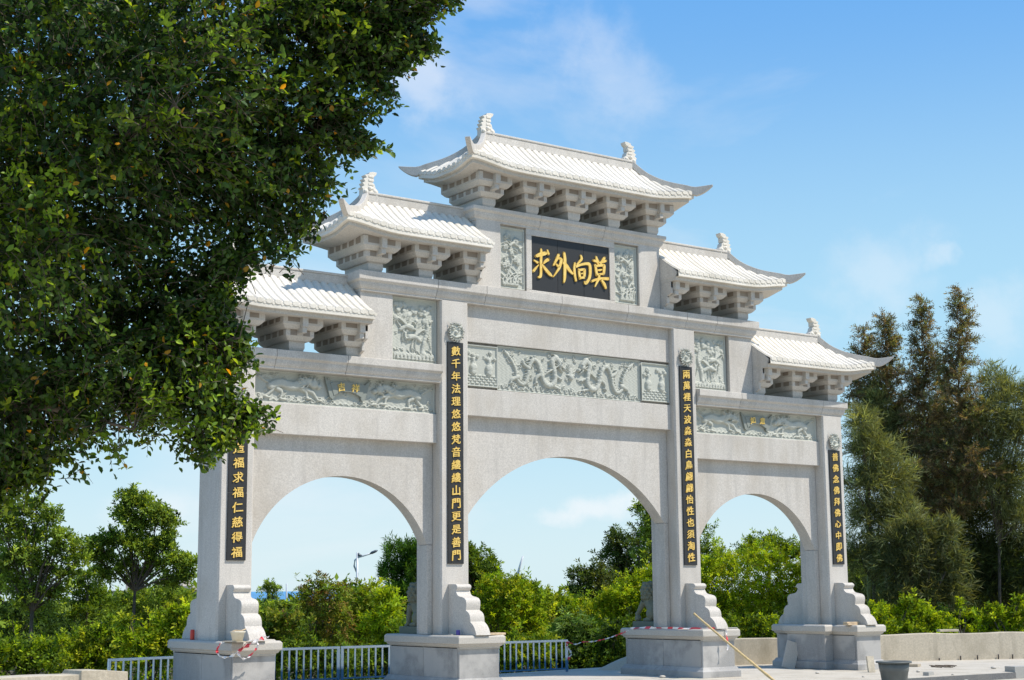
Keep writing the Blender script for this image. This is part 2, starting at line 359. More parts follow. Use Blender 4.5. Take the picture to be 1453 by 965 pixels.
# lintels
e = .002
def bx(name, x0, x1, y0, y1, z0, z1, mat=GRAN, bevel=.01): return part(name, MB().box(x0, x1, y0, y1, z0, z1), mat, bevel)
bx('lintel', -A+W-.01, A-W+.01, .13, .73, 6.40, 7.13); bx('lintel', -A+W-.01, A-W+.01, .13, .73, 4.99, 5.51)
bx('panel_backing', -A+W-.01, A-W+.01, .23, .63, 5.51, 6.40)
for s in (-1, 1):
    x0, x1 = sorted((s*(A+W-.01), s*(B-W+.01)))
    bx('lintel', x0, x1, .13, .73, 4.43, 4.97); bx('panel_backing', x0, x1, .24, .62, 4.97, 5.56)

# moulded cornices, cut into stones
def cornice(x0, x1, z0, h, y0, y1, cuts, dx0=0, dx1=0, name='cornice_stone'):
    P = [(.10, 0), (.10, .04), (.075, .06), (.055, .10), (.045, .14), (.045, .16), (.0, .20), (.0, h), (.02, h+.0)]
    P = [(i, z0+z) for i, z in P]
    edges = [x0] + list(cuts) + [x1]
    for k in range(len(edges)-1):
        a, b = edges[k], edges[k+1]; m = MB(); vs = []; g = .003
        for i, z in P:
            xa = a + (i*dx0 if k == 0 else g); xb = b - (i*dx1 if k == len(edges)-2 else g)
            vs += [(xa, y0+i, z), (xb, y0+i, z), (xb, y1-i, z), (xa, y1-i, z)]
        fs = [(3, 2, 1, 0)] + [(4*j+q, 4*j+(q+1) % 4, 4*j+4+(q+1) % 4, 4*j+4+q) for j in range(len(P)-1) for q in range(4)] + [tuple(4*(len(P)-1)+q for q in range(4))]
        part(name, m.add(vs, fs), bevel=.008)
cornice(-2.44, 2.44, 8.79, .27, -.02, CT+.04, (-.82, .8), 1, 1)
cornice(-4.99, 4.99, 7.11, .36, -.10, CT+.10, (-3.3, -2.2, -.4, 1.3, 2.9, 3.75), 1, 1)
cornice(-7.68, -A-W+.004, 5.54, .33, -.10, CT+.10, (-6.6, -5.2), 1, 0); cornice(A+W-.004, 7.68, 5.54, .33, -.10, CT+.10, (4.4, 6.9), 0, 1)

# upper block with the name board
for s in (-1, 1):
    a, b = sorted((s*1.75, s*2.32)); bx('post', a, b, .08, .82, 7.46, 8.80)
    a, b = sorted((s*1.10, s*1.752)); bx('panel_backing', a, b, .17, .74, 7.46, 8.80)
    a, b = sorted((s*1.745, s*1.78)); 
    a, b = sorted((s*4.20, s*4.88)); bx('post', a, b, .05, .81, 5.86, 7.12)
    a, b = sorted((s*(A+W-.01), s*4.205)); bx('panel_backing', a, b, .16, .72, 5.86, 7.12)
bx('name_board_frame', -1.12, 1.12, .10, .76, 7.46, 7.56); bx('name_board_frame', -1.12, 1.12, .10, .76, 8.66, 8.80)
bx('name_board_frame', -1.12, -.985, .10, .76, 7.56, 8.66); bx('name_board_frame', .985, 1.12, .10, .76, 7.56, 8.66)
nb = link('name_board', None, gate)
for x0, x1 in ((-.986, -.335), (-.33, .327), (.332, .986)): MB().box(x0, x1, .125, .3, 7.555, 8.665).build('board_slab', BLACK, nb, .003)

# hand brushed characters of the name board, strokes with swelling widths
BR = {'求': [[(150,298,30),(205,278,52),(262,262,44),(272,250,30)], [(210,208,14),(212,260,30),(207,400,27),(206,500,28),(196,545,34),(172,552,18)],
           [(288,222,12),(304,276,26)], [(122,345,12),(170,378,26)], [(178,402,8),(140,448,24),(114,480,30)], [(298,338,40),(262,362,32),(236,392,10)], [(216,395,14),(262,455,32),(310,512,34),(342,542,12)]],
      '外': [[(428,280,30),(400,340,32),(362,410,18)], [(400,318,20),(448,330,30),(458,352,32),(436,432,32),(400,490,22),(356,550,8)], [(392,392,16),(424,424,28)],
           [(496,256,24),(504,330,34),(502,450,34),(498,560,32),(488,616,16)], [(482,372,26),(520,412,40),(560,470,34),(604,516,16)]],
      '向': [[(706,288,14),(716,330,30),(690,366,26),(654,402,12)], [(630,378,18),(622,440,26),(628,530,26),(642,600,20)], [(640,428,28),(716,400,28),(796,392,34),(820,420,32),(822,500,32),(808,570,32),(766,628,32),(748,606,14)],
           [(676,452,16),(684,510,28),(694,574,26)], [(682,468,26),(740,462,30),(750,480,30),(744,560,28)], [(690,562,26),(746,556,28)], [(700,512,14),(728,508,14)]],
      '莫': [[(868,352,26),(920,366,30),(938,362,16)], [(902,306,16),(916,352,30),(930,402,18)], [(1012,322,28),(988,352,30),(958,398,18)], [(940,382,16),(1000,368,32),(1030,358,26)],
           [(886,402,20),(898,460,30),(908,532,26)], [(900,420,26),(980,412,32),(1004,426,34),(996,520,28)], [(918,468,10),(948,470,26),(978,462,10)], [(908,522,22),(992,514,24)],
           [(842,606,24),(880,588,28),(960,572,30),(1056,576,36)], [(938,530,24),(928,580,28),(904,620,24),(880,668,12)], [(966,590,20),(1000,640,34),(1022,692,18)]]}
def brush(u):
    m = MB()
    for si, st in enumerate(u):
        P = [Vector((p[0], p[1])) for p in st]; r = [p[2]/2 for p in st]; L_, Rr, n = [], [], 6
        pts, rr = [], []
        for i in range(len(P)-1):
            p0, p1, p2, p3 = P[max(i-1, 0)], P[i], P[i+1], P[min(i+2, len(P)-1)]
            for k in range(n):
                t = k/n; pts.append(.5*((2*p1) + (p2-p0)*t + (2*p0-5*p1+4*p2-p3)*t*t + (3*p1-p0-3*p2+p3)*t**3)); rr.append(r[i]*(1-t)+r[i+1]*t)
        pts.append(P[-1]); rr.append(r[-1])
        out = []
        d0 = (pts[1]-pts[0]).normalized(); d1 = (pts[-1]-pts[-2]).normalized()
        a0 = math.atan2(-d0.y, -d0.x); a1 = math.atan2(d1.y, d1.x)
        left = []; right = []
        for i, p in enumerate(pts):
            d = (pts[min(i+1, len(pts)-1)]-pts[max(i-1, 0)]).normalized(); nn = Vector((-d.y, d.x)); left.append(p+nn*rr[i]); right.append(p-nn*rr[i])
        capA = [pts[0]+Vector((math.cos(a0+x), math.sin(a0+x)))*rr[0] for x in (-.9, 0, .9)]
        capB = [pts[-1]+Vector((math.cos(a1+x), math.sin(a1+x)))*rr[-1] for x in (-.9, 0, .9)]
        Y = .098 - .0006*si
        def tw(p):
            u_ = (p.x-97)/978; yt = 45 + 155*u_; yb = 705 + 127*u_; return (-.985 + 1.97*u_, Y, 8.66 - 1.10*(p.y-yt)/(yb-yt))
        vs = []; fs = []
        for a, b in zip(left, right): vs += [tw(a), tw(b)]
        for i in range(len(left)-1): fs.append((2*i, 2*i+1, 2*i+3, 2*i+2))
        nL = len(vs); vs += [tw(q) for q in capA]; fs.append((0, nL+2, nL+1, nL, 1)[::1]); nB = len(vs); vs += [tw(q) for q in capB]; e_ = 2*(len(left)-1); fs.append((e_+1, nB+2, nB+1, nB, e_)[::-1])
        nv = len(vs); ring = [2*i for i in range(len(left))] + [nB+2, nB+1, nB] + [2*i+1 for i in range(len(left)-1, -1, -1)] + [nL+2, nL+1, nL]
        back = [(x, .126, z) for x, y, z in [vs[i] for i in ring]]
        k = len(ring); fs += [(ring[i], ring[(i+1) % k], nv+(i+1) % k, nv+i) for i in range(k)]
        m.add(vs + back, fs)
    return m
for ch in '求外向莫': brush(BR[ch]).build('character', GOLD, nb)

# carved couplets: Blender's own font, thickened and slanted like brush writing
def glyph(ch, size, bold=.012):
    thin = {'普': 0, '更': .004, '音': 0, '淼': 0, '求': .008, '須': .008}.get(ch); bold = bold if thin is None else min(bold, thin)   # outlines that fold over when thickened
    cu = bpy.data.curves.new('t', 'FONT'); cu.body = ch; cu.size = 1; cu.extrude = .02; cu.offset = bold; cu.resolution_u = 2; cu.align_x = 'CENTER'
    o = bpy.data.objects.new('t', cu); C.objects.link(o); dg = bpy.context.evaluated_depsgraph_get(); me = bpy.data.meshes.new_from_object(o.evaluated_get(dg))
    bpy.data.objects.remove(o); n = len(me.vertices); co_ = np.zeros(n*3); me.vertices.foreach_get('co', co_); co_ = co_.reshape(-1, 3)
    lo, hi = co_[:, :2].min(0), co_[:, :2].max(0); c = (lo+hi)/2
    x = (co_[:, 0]-c[0]); y = (co_[:, 1]-c[1]); s = size/max(.75, (hi-lo).max())
    y = y + x*.13; x = x*1.06; k = 1 + .06*np.sin(7*x+3*y)
    v = np.stack([x*s*k, -co_[:, 2]*.5, y*s*k*.96], 1); me.vertices.foreach_set('co', v.ravel().astype(np.float32)); me.update()
    bm = bmesh.new(); bm.from_mesh(me); bmesh.ops.recalc_face_normals(bm, faces=bm.faces)
    if thin is not None and thin < .005:                            # thickened by shifted copies instead, each a hair deeper
        g0 = list(bm.verts)+list(bm.edges)+list(bm.faces)
        for i_, (dx, dz) in enumerate(((.013, .004), (-.013, -.004), (.004, .012))):
            r_ = bmesh.ops.duplicate(bm, geom=g0); bmesh.ops.translate(bm, vec=(dx*s, .0006*(i_+1), dz*s), verts=[v for v in r_['geom'] if isinstance(v, bmesh.types.BMVert)])
    bm.to_mesh(me); bm.free()
    me.materials.clear(); me.materials.append(GOLD); return me
GL = {}
def couplet(cx, z0, z1, text, size, splits, pad0, pad1):
    bd = link('couplet_board', None, gate); ed = [z0] + splits + [z1]
    for a, b in zip(ed, ed[1:]): MB().box(cx-.172, cx+.172, -.03, .05, a+.002, b-.002).build('board_slab', BLACK, bd, .004)
    n = len(text)
    for i, ch in enumerate(text):
        z = z1 - pad0 - (z1-z0-pad0-pad1)*i/(n-1)
        key = (ch, size)
        if key not in GL: GL[key] = glyph(ch, size)
        link('character', GL[key], bd, (cx, -.036, z))
couplet(-A, 2.214, 6.33, '數千年法理悠悠梵音縷縷山門更是善門', .185, [3.55, 5.0], .17, .16)
couplet(A, 2.214, 6.33, '兩萬裡天波淼淼白鳥翩翩怡性也須淘性', .185, [3.55, 5.0], .17, .16)
couplet(-B, 2.25, 4.78, '惜福造福求福仁慈得福', .185, [3.38], .15, .14)
couplet(B, 2.25, 4.78, '普佛念佛拜佛心中即佛', .175, [3.38], .15, .14)

# ---------------------------------------------------------------- carved reliefs
def catmull(P, n=10):
    P = np.array(P, float); o = []
    for i in range(len(P)-1):
        p0, p1, p2, p3 = P[max(i-1, 0)], P[i], P[i+1], P[min(i+2, len(P)-1)]
        for k in range(n):
            t = k/n; o.append(.5*((2*p1) + (p2-p0)*t + (2*p0-5*p1+4*p2-p3)*t*t + (3*p1-p0-3*p2+p3)*t**3))
    o.append(P[-1]); return np.array(o)
class Relief:
    def __init__(s, w, h, res=.011):
        s.w, s.h = w, h; s.nx, s.nz = int(w/res)+1, int(h/res)+1
        s.X, s.Z = np.meshgrid(np.linspace(0, w, s.nx), np.linspace(0, h, s.nz)); s.H = np.zeros_like(s.X)
    def stroke(s, pts, r0, r1=None, ht=.04, wob=0, base=0):
        """pts in panel units (0..w, 0..h); radius r0 -> r1; wob = scales along the body"""
        r1 = r0 if r1 is None else r1; P = catmull(pts, 12); n = len(P); t = np.linspace(0, 1, n)
        seg = np.concatenate([[0], np.cumsum(np.hypot(*np.diff(P, axis=0).T))])
        rad = r0 + (r1-r0)*t
        for (x, z), r, q in zip(P, rad, seg):
            i0, i1 = max(0, int((x-r)/s.w*(s.nx-1))), min(s.nx, int((x+r)/s.w*(s.nx-1))+2); j0, j1 = max(0, int((z-r)/s.h*(s.nz-1))), min(s.nz, int((z+r)/s.h*(s.nz-1))+2)
            if i0 >= i1 or j0 >= j1: continue
            d = np.hypot(s.X[j0:j1, i0:i1]-x, s.Z[j0:j1, i0:i1]-z)/r
            hh = 1.02*ht*(min(1, r/max(r0, r1)*1.1))*np.clip(1-d**3.2, 0, 1)**.42 + base*(d < 1)
            if wob: hh = hh*(1-.30*(.5+.5*math.sin(q/wob*6.283)))
            s.H[j0:j1, i0:i1] = np.maximum(s.H[j0:j1, i0:i1], hh)
        return s
    def blob(s, x, z, r, ht=.04): return s.stroke([(x, z), (x+.001, z)], r, r, ht)
    def curl(s, x, z, r, ht=.02, d=1, a0=0):
        return s.stroke([(x + d*r*(1-k/11)*math.cos(a0+k*.75), z + r*(1-k/11)*math.sin(a0+k*.75)) for k in range(10)], max(.010, r*.26), max(.008, r*.18), ht)
    def cloud(s, x, z, sc_=.1, ht=.02):
        for a, b in ((0, 0), (.9, .25), (-.9, .2), (.4, -.55), (-.4, -.5)): s.curl(x+a*sc_, z+b*sc_, sc_*.5, ht, 1 if a > 0 else -1, random.random()*3)
    def leafy(s, x, z, L_, ang, r=.014, ht=.025, bend=.5):
        s.stroke([(x + L_*k/4*math.cos(ang+bend*k/4), z + L_*k/4*math.sin(ang+bend*k/4)) for k in range(5)], r, r*.35, ht)
    def flower(s, x, z, r, ht=.03):
        for k in range(6): s.blob(x+r*.6*math.cos(k*1.05), z+r*.6*math.sin(k*1.05), r*.42, ht)
        s.blob(x, z, r*.3, ht*1.3)
    def build(s, x0, z0, y, mat, parent, name='carved_panel', border=.02, flip=False):
        H = s.H + .0025*np.sin(s.X*61+np.sin(s.Z*47)*2)*np.sin(s.Z*53+1.3)
        if border:
            e_ = np.minimum(np.minimum(s.X, s.w-s.X), np.minimum(s.Z, s.h-s.Z)); H = np.where(e_ < border, .03, H*np.clip((e_-border)/.02, 0, 1))
        if flip: H = H[:, ::-1]
        V = np.stack([x0+s.X, y-H, z0+s.Z], -1).reshape(-1, 3); idx = np.arange(s.nx*s.nz).reshape(s.nz, s.nx)
        F = np.stack([idx[:-1, :-1], idx[:-1, 1:], idx[1:, 1:], idx[1:, :-1]], -1).reshape(-1, 4)
        return link(name, npmesh(name, V, F, mat, smooth=True), parent)
def dragon(r, ox, d, h=.85):
    """d=1 faces right; ox = tail end"""
    X = lambda pts: [(ox + d*a, b) for a, b in pts]
    body = [(.10, .76), (.24, .62), (.34, .44), (.38, .24), (.52, .16), (.62, .30), (.66, .50), (.76, .66), (.88, .60), (.95, .40), (1.04, .22), (1.18, .18), (1.28, .30), (1.26, .50), (1.22, .66), (1.32, .74)]
    r.stroke(X(body), .030, .062, .075, wob=.030)
    bp = catmull(body, 6)
    for i in range(4, len(bp)-4, 2):                                # dorsal spines
        t_ = bp[i+1]-bp[i-1]; t_ = t_/np.hypot(*t_); n_ = np.array([-t_[1], t_[0]]); q0 = bp[i]+n_*.045; q1 = bp[i]+n_*.085-t_*.02; r.stroke(X([tuple(q0), tuple(q1)]), .013, .005, .045)
    for a in range(7): r.stroke(X([(.10, .76), (.06+.03*a, .80-.015*a), (.02+.05*a, .82-.03*abs(a-3))]), .013, .006, .035)
    r.stroke(X([(1.30, .74), (1.38, .68), (1.42, .62)]), .06, .055, .08); r.blob(ox+d*1.42, .60, .060, .09); r.blob(ox+d*1.50, .54, .040, .08)
    r.stroke(X([(1.40, .54), (1.47, .47)]), .028, .016, .07); r.blob(ox+d*1.43, .645, .022, .11)
    for a in range(8): r.stroke(X([(1.40-.02*a, .60-.01*a), (1.34-.045*a, .62-.035*a+.1*(a<3)), (1.27-.05*a, .64-.05*a+.14*(a<3))]), .015, .005, .07)
    for a in range(2): r.stroke(X([(1.38, .70), (1.33-.05*a, .79), (1.22-.03*a, .81+.01*a)]), .014, .007, .07)
    for bx_, bz, tx, tz in ((.40, .30, .22, .18), (.66, .48, .52, .62), (.95, .40, .82, .22), (1.26, .46, 1.42, .34), (1.22, .22, 1.38, .14)):
        r.stroke(X([(bx_, bz), ((bx_+tx)/2-.05, (bz+tz)/2), (tx, tz)]), .042, .024, .06)
        for k in range(4): r.stroke(X([(tx, tz), (tx+.06*math.cos(-.2-k*.7), tz+.06*math.sin(-.2-k*.7))]), .013, .007, .05)
# dragon panel with flanking vase panels
dp = Relief(3.58, .868, .008); dragon(dp, .10, 1); dragon(dp, 3.48, -1)
for k in range(9): dp.leafy(1.79+.02*(k-4), .42, .24, math.pi/2+(k-4)*.28, .02, .04, 0)
dp.blob(1.79, .38, .06, .07)
for k in range(110):
    x = random.uniform(.1, 3.48); z = random.choice([random.uniform(.05, .2), random.uniform(.66, .8), random.uniform(.1, .8)]); dp.curl(x, z, random.uniform(.022, .048), .022, random.choice((-1, 1)), random.random()*6)
for k in range(30): dp.stroke([(3.5*k/30+.05, .05), (3.5*k/30+.10, .12+.03*math.sin(k)), (3.5*k/30+.15, .05)], .012, .012, .022)
dp.build(-1.79, 5.521, .20, RELIEF, gate, border=.022)
def vase_panel(x0, w_):
    r = Relief(w_, .79, .0085); sx = w_/.7
    for a in (.18, .52):
        r.stroke([(a*sx, .28), (a*sx, .44)], .07, .05, .05); r.blob(a*sx, .36, .085, .055); r.stroke([(a*sx, .44), (a*sx, .52)], .03, .04, .045)
        for k in range(6): r.flower(a*sx+random.uniform(-.12, .12), .6+random.uniform(-.06, .1), .04, .035)
        for k in range(5): r.leafy(a*sx, .5, .16, math.pi/2+random.uniform(-1, 1), .014, .03)
    for j in range(4):
        for k in range(7): r.stroke([(.05+k*.1*sx+.05*(j % 2), .06+.05*j), (.10+k*.1*sx+.05*(j % 2), .06+.05*j)], .018, .018, .022)
    r.build(x0, 5.56, .165, RELIEF, gate, border=.018)
    bx('panel_backing', x0, x0+w_, .164, .24, 5.555, 6.355, RELIEF, .004)
vase_panel(-A+W+.012, .745); vase_panel(A-W-.757, .745)
# crane panels
def crane_panel(x0, flip):
    r = Relief(.965, 1.2, .0085)
    r.stroke([(.66, .12), (.70, .40), (.78, .62), (.74, .85), (.80, 1.05)], .05, .03, .045, wob=.03)
    for k in range(26): r.blob(random.uniform(.06, .9), random.uniform(.88, 1.12) - .12*random.random(), random.uniform(.035, .06), random.uniform(.02, .045))
    for k in range(10): r.cloud(random.uniform(.1, .85), random.uniform(.78, 1.1), .05, .03)
    for cx, cz, d in ((.50, .46, 1), (.30, .64, -1)):
        r.stroke([(cx-.12*d, cz), (cx, cz+.02), (cx+.12*d, cz-.05)], .055, .03, .06); r.stroke([(cx-.12*d, cz+.01), (cx-.2*d, cz-.03), (cx-.22*d, cz+.05), (cx-.16*d, cz+.11)], .024, .014, .05)
        r.stroke([(cx-.16*d, cz+.11), (cx-.26*d, cz+.09)], .014, .004, .045)
        for k in range(8): r.stroke([(cx-.02*d, cz+.02), (cx+(.02+.03*k)*d, cz+.16), (cx+(.0+.05*k)*d, cz+.28-.018*k*k*.5)], .018, .008, .05)
        r.stroke([(cx+.02, cz-.03), (cx+.0, cz-.16), (cx+.03, cz-.28)], .012, .009, .035); r.stroke([(cx-.03, cz-.03), (cx-.08, cz-.16), (cx-.06, cz-.27)], .012, .009, .035)
    for k in range(12): r.stroke([(.04+.08*k, .06), (.08+.08*k, .12+.05*random.random()), (.14+.08*k, .06)], .03, .03, .035)
    for k in range(22): r.leafy(random.uniform(.05, .9), random.uniform(.08, .2), .1, math.pi/2+random.uniform(-.8, .8), .012, .03)
    r.stroke([(.06, .80), (.20, .62), (.30, .5)], .014, .02, .035)
    for k in range(14): r.curl(random.uniform(.05, .9), random.uniform(.2, .8), .03, .018, 1, random.random()*6)
    r.build(x0, 5.905, .155, RELIEF, gate, border=.02, flip=flip)
crane_panel(-4.165, False); crane_panel(3.20, True)
# flower and phoenix panels beside the name board
def plant_panel(x0, flip):
    r = Relief(.60, 1.22, .0085)
    r.blob(.22, 1.10, .06, .03)
    r.stroke([(.12, .06), (.2, .3), (.30, .55), (.26, .80), (.36, 1.0)], .022, .014, .04)
    for k in range(13): r.leafy(.08+.03*k, .08, random.uniform(.25, .5), math.pi/2+random.uniform(-.6, .6), .02, .045, random.choice((-.9, .9)))
    for k in range(9): r.flower(random.uniform(.12, .5), random.uniform(.45, 1.05), random.uniform(.05, .075), .045)
    for k in range(20): r.leafy(random.uniform(.1, .5), random.uniform(.4, 1.0), .1, random.random()*6.28, .016, .035)
    r.stroke([(.25, .86), (.33, .92), (.42, .88)], .035, .02, .055); r.stroke([(.25, .86), (.16, .95), (.12, 1.0)], .02, .008, .045)
    for k in range(5): r.stroke([(.3, .9), (.36+.03*k, .98), (.4+.04*k, 1.06-.02*k)], .013, .006, .045)
    r.build(x0, 7.535, .165, RELIEF, gate, border=.018, flip=flip)
plant_panel(-1.742, False); plant_panel(1.135, True)
# running beasts with the ribbon scroll
def beast_panel(x0, w_, words):
    r = Relief(w_, .565, .009); s = w_/3.6
    def beast(ox, d):
        X = lambda pts: [(ox + d*a*s, b) for a, b in pts]
        r.stroke(X([(.32, .30), (.5, .36), (.72, .32), (.9, .38)]), .075, .085, .07); r.stroke(X([(.9, .38), (1.02, .42), (1.1, .36)]), .08, .06, .08); r.blob(ox+d*1.12*s, .38, .085, .085); r.blob(ox+d*1.22*s, .34, .05, .075); r.stroke(X([(1.12, .46), (1.15, .50)]), .03, .015, .08)
        for a, b, c_, e_ in ((.36, .28, .22, .10), (.44, .26, .5, .08), (.84, .30, 1.0, .12), (.9, .30, 1.2, .10)):
            r.stroke(X([(a, b), ((a+c_)/2+.05, (b+e_)/2+.03), (c_, e_)]), .045, .022, .055); r.stroke(X([(c_, e_), (c_+.08, e_-.01)]), .024, .018, .05)
        for k in range(9): r.curl(ox+d*(.94+random.uniform(-.12, .12))*s, .42+random.uniform(-.1, .1), .045, .09, d, random.random()*6)
        for k in range(7): r.stroke(X([(.32, .32), (.2-.02*k, .40+.01*k), (.08+.04*k, .50-.015*k)]), .016, .006, .04)
    beast(.03*s, 1); beast(w_-.03*s, -1)
    for k in range(80): r.curl(random.uniform(.05, w_-.05), random.choice([random.uniform(.04, .14), random.uniform(.42, .54), random.uniform(.05, .54)]), random.uniform(.025, .05), .022, random.choice((-1, 1)), random.random()*6)
    for k in range(int(w_/.12)): r.stroke([(.12*k, .03), (.12*k+.06, .075), (.12*k+.12, .03)], .012, .012, .02)
    r.build(x0, 4.972, .215, RELIEF, gate, border=.02)
    cx = x0+w_*.5; m = MB()                                         # fan ribbon
    n = 12; top = []; bot = []
    for k in range(n+1):
        t = -1+2*k/n; top.append((cx+.36*t, 5.40+.03*(1-t*t))); bot.append((cx+.28*t, 5.17+.09*(1-t*t)))
    m.prism(top + bot[::-1], .145, .2, 'y')
    for s_ in (-1, 1): m.prism([(cx+s_*.37, 5.42), (cx+s_*.47, 5.50), (cx+s_*.36, 5.14), (cx+s_*.30, 5.10), (cx+s_*.26, 5.16)], .155, .198, 'y')
    rb = m.build('ribbon_scroll', RELIEF_DK, gate, .004)
    for ch, dx in zip(words, (-.14, .15)): link('character', glyph(ch, .15, .014), rb, (cx+dx, .139, 5.335), (0, dx*.8, 0))
beast_panel(-6.93, 3.73, '吉祥'); beast_panel(3.20, 3.73, '如意')
# lion face medallions
def medallion(cx, cz):
    r = Relief(.40, .44, .009)
    r.blob(.2, .21, .165, .05); r.blob(.2, .20, .04, .10); r.blob(.135, .26, .03, .085); r.blob(.265, .26, .03, .085); r.stroke([(.11, .14), (.2, .11), (.29, .14)], .022, .022, .08)
    r.stroke([(.1, .3), (.15, .31), (.19, .28)], .017, .012, .08); r.stroke([(.3, .3), (.25, .31), (.21, .28)], .017, .012, .08)
    for k in range(20): a = k*.314; r.curl(.2+.155*math.cos(a), .21+.165*math.sin(a), .032, .075, 1, a)
    for s_ in (-1, 1): r.stroke([(.2+s_*.12, .36), (.2+s_*.16, .42)], .02, .008, .05)
    V0 = r.H < .004
    o = r.build(cx-.2, cz-.22, .004, RELIEF, gate, name='lion_face_medallion', border=0)
    bm = bmesh.new(); bm.from_mesh(o.data); bm.verts.ensure_lookup_table(); fl = V0.ravel()
    bmesh.ops.delete(bm, geom=[v for v in bm.verts if fl[v.index]], context='VERTS'); bm.to_mesh(o.data); bm.free()
for cx, cz in ((-A, 6.53), (A, 6.53), (-B, 4.98), (B, 4.98)): medallion(cx, cz)

# ---------------------------------------------------------------- scalloped buttress stones
def buttress(cx, s):
    """s=-1 in front, +1 behind"""
    P = [(.0, .0), (.91, .0)]
    def lobe(p0, p1, bul, n=10):
        o = []
        for k in range(1, n+1):
            t = k/n; x = p0[0]+(p1[0]-p0[0])*t; z = p0[1]+(p1[1]-p0[1])*t; d = math.sin(math.pi*t)*bul; L_ = math.hypot(p1[0]-p0[0], p1[1]-p0[1])
            o.append((x + d*(p1[1]-p0[1])/L_, z - d*(p1[0]-p0[0])/L_))
        return o
    P += lobe((.91, 0), (.72, .24), .035) + lobe((.72, .24), (.57, .45), .055) + lobe((.57, .45), (.40, .70), .11) + lobe((.40, .70), (.25, .81), -.03) + [(.262, .815)] + lobe((.262, .815), (.245, .93), .05) + [(.0, .935)]
    poly = [((-.0 + s*y) if s < 0 else (CT + y), PT + z*.97) for y, z in P]
    m = MB(); m.prism(poly, cx-.155, cx+.155, 'x'); part('buttress_stone', m, bevel=.008)
for cx in (-B, -A, A, B): buttress(cx, -1)
for cx in (-B, B): buttress(cx, 1)

# ---------------------------------------------------------------- corbelled brackets
def bracket(cx, z0, name='bracket', cut=None):
    m = MB(); T = [(.155, -.01, 0, .19), (.275, -.13, .185, .375), (.39, -.25, .37, .62)]
    for hx, yf, a, b in T:
        yb = CT - yf; y0 = yf
        c = .06                                                    # lower arris cut back like a cyma
        x0, x1 = cx-hx, cx+hx
        if cut is not None: x0, x1 = max(x0, cut[0]), min(x1, cut[1])
        vs = []
        for i, z in ((.075, a), (.05, a+.02), (.015, a+.06), (0, a+.075), (0, b)):
            k = 0 if a == 0 and z < a+.0 else i
            if a == 0: k = i*.4
            vs += [(max(x0, cx-hx+k), y0+k, z0+z), (min(x1, cx+hx-k), y0+k, z0+z), (min(x1, cx+hx-k), yb-k, z0+z), (max(x0, cx-hx+k), yb-k, z0+z)]
        fs = [(3, 2, 1, 0)] + [(4*j+q, 4*j+(q+1) % 4, 4*j+4+(q+1) % 4, 4*j+4+q) for j in range(4) for q in range(4)] + [(16, 17, 18, 19)]
        m.add(vs, fs)
    if cut is None or cut[0] < cx < cut[1]:
        m.box(cx-.055, cx+.055, -.335, -.24, z0+.40, z0+.635); m.box(cx-.045, cx+.045, -.30, -.12, z0+.30, z0+.40)
    o = part(name, m, GRAN2, .006)
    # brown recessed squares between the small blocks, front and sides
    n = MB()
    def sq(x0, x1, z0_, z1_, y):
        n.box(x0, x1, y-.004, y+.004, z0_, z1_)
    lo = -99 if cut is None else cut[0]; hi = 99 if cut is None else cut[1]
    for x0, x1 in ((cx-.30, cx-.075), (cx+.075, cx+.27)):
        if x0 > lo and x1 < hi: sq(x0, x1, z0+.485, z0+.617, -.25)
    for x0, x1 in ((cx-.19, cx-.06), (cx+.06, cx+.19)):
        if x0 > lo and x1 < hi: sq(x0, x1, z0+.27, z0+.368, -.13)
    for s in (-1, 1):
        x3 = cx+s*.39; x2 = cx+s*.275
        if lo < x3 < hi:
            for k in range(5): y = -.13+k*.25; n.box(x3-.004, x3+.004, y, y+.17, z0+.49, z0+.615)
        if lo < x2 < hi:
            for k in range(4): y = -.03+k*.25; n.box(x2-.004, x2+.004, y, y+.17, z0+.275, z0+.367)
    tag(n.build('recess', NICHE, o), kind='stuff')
for x in (-2.08, -1.04, 0, 1.04, 2.08): bracket(x, 9.055)
for s in (-1, 1):
    for x in (4.60, 3.52): bracket(s*x, 7.465)
    bracket(s*2.45, 7.465, cut=(2.33, 9) if s > 0 else (-9, -2.33))
    for x in (7.30, 6.18): bracket(s*x, 5.865)
    bracket(s*5.04, 5.865, cut=(4.89, 9) if s > 0 else (-9, -4.89))

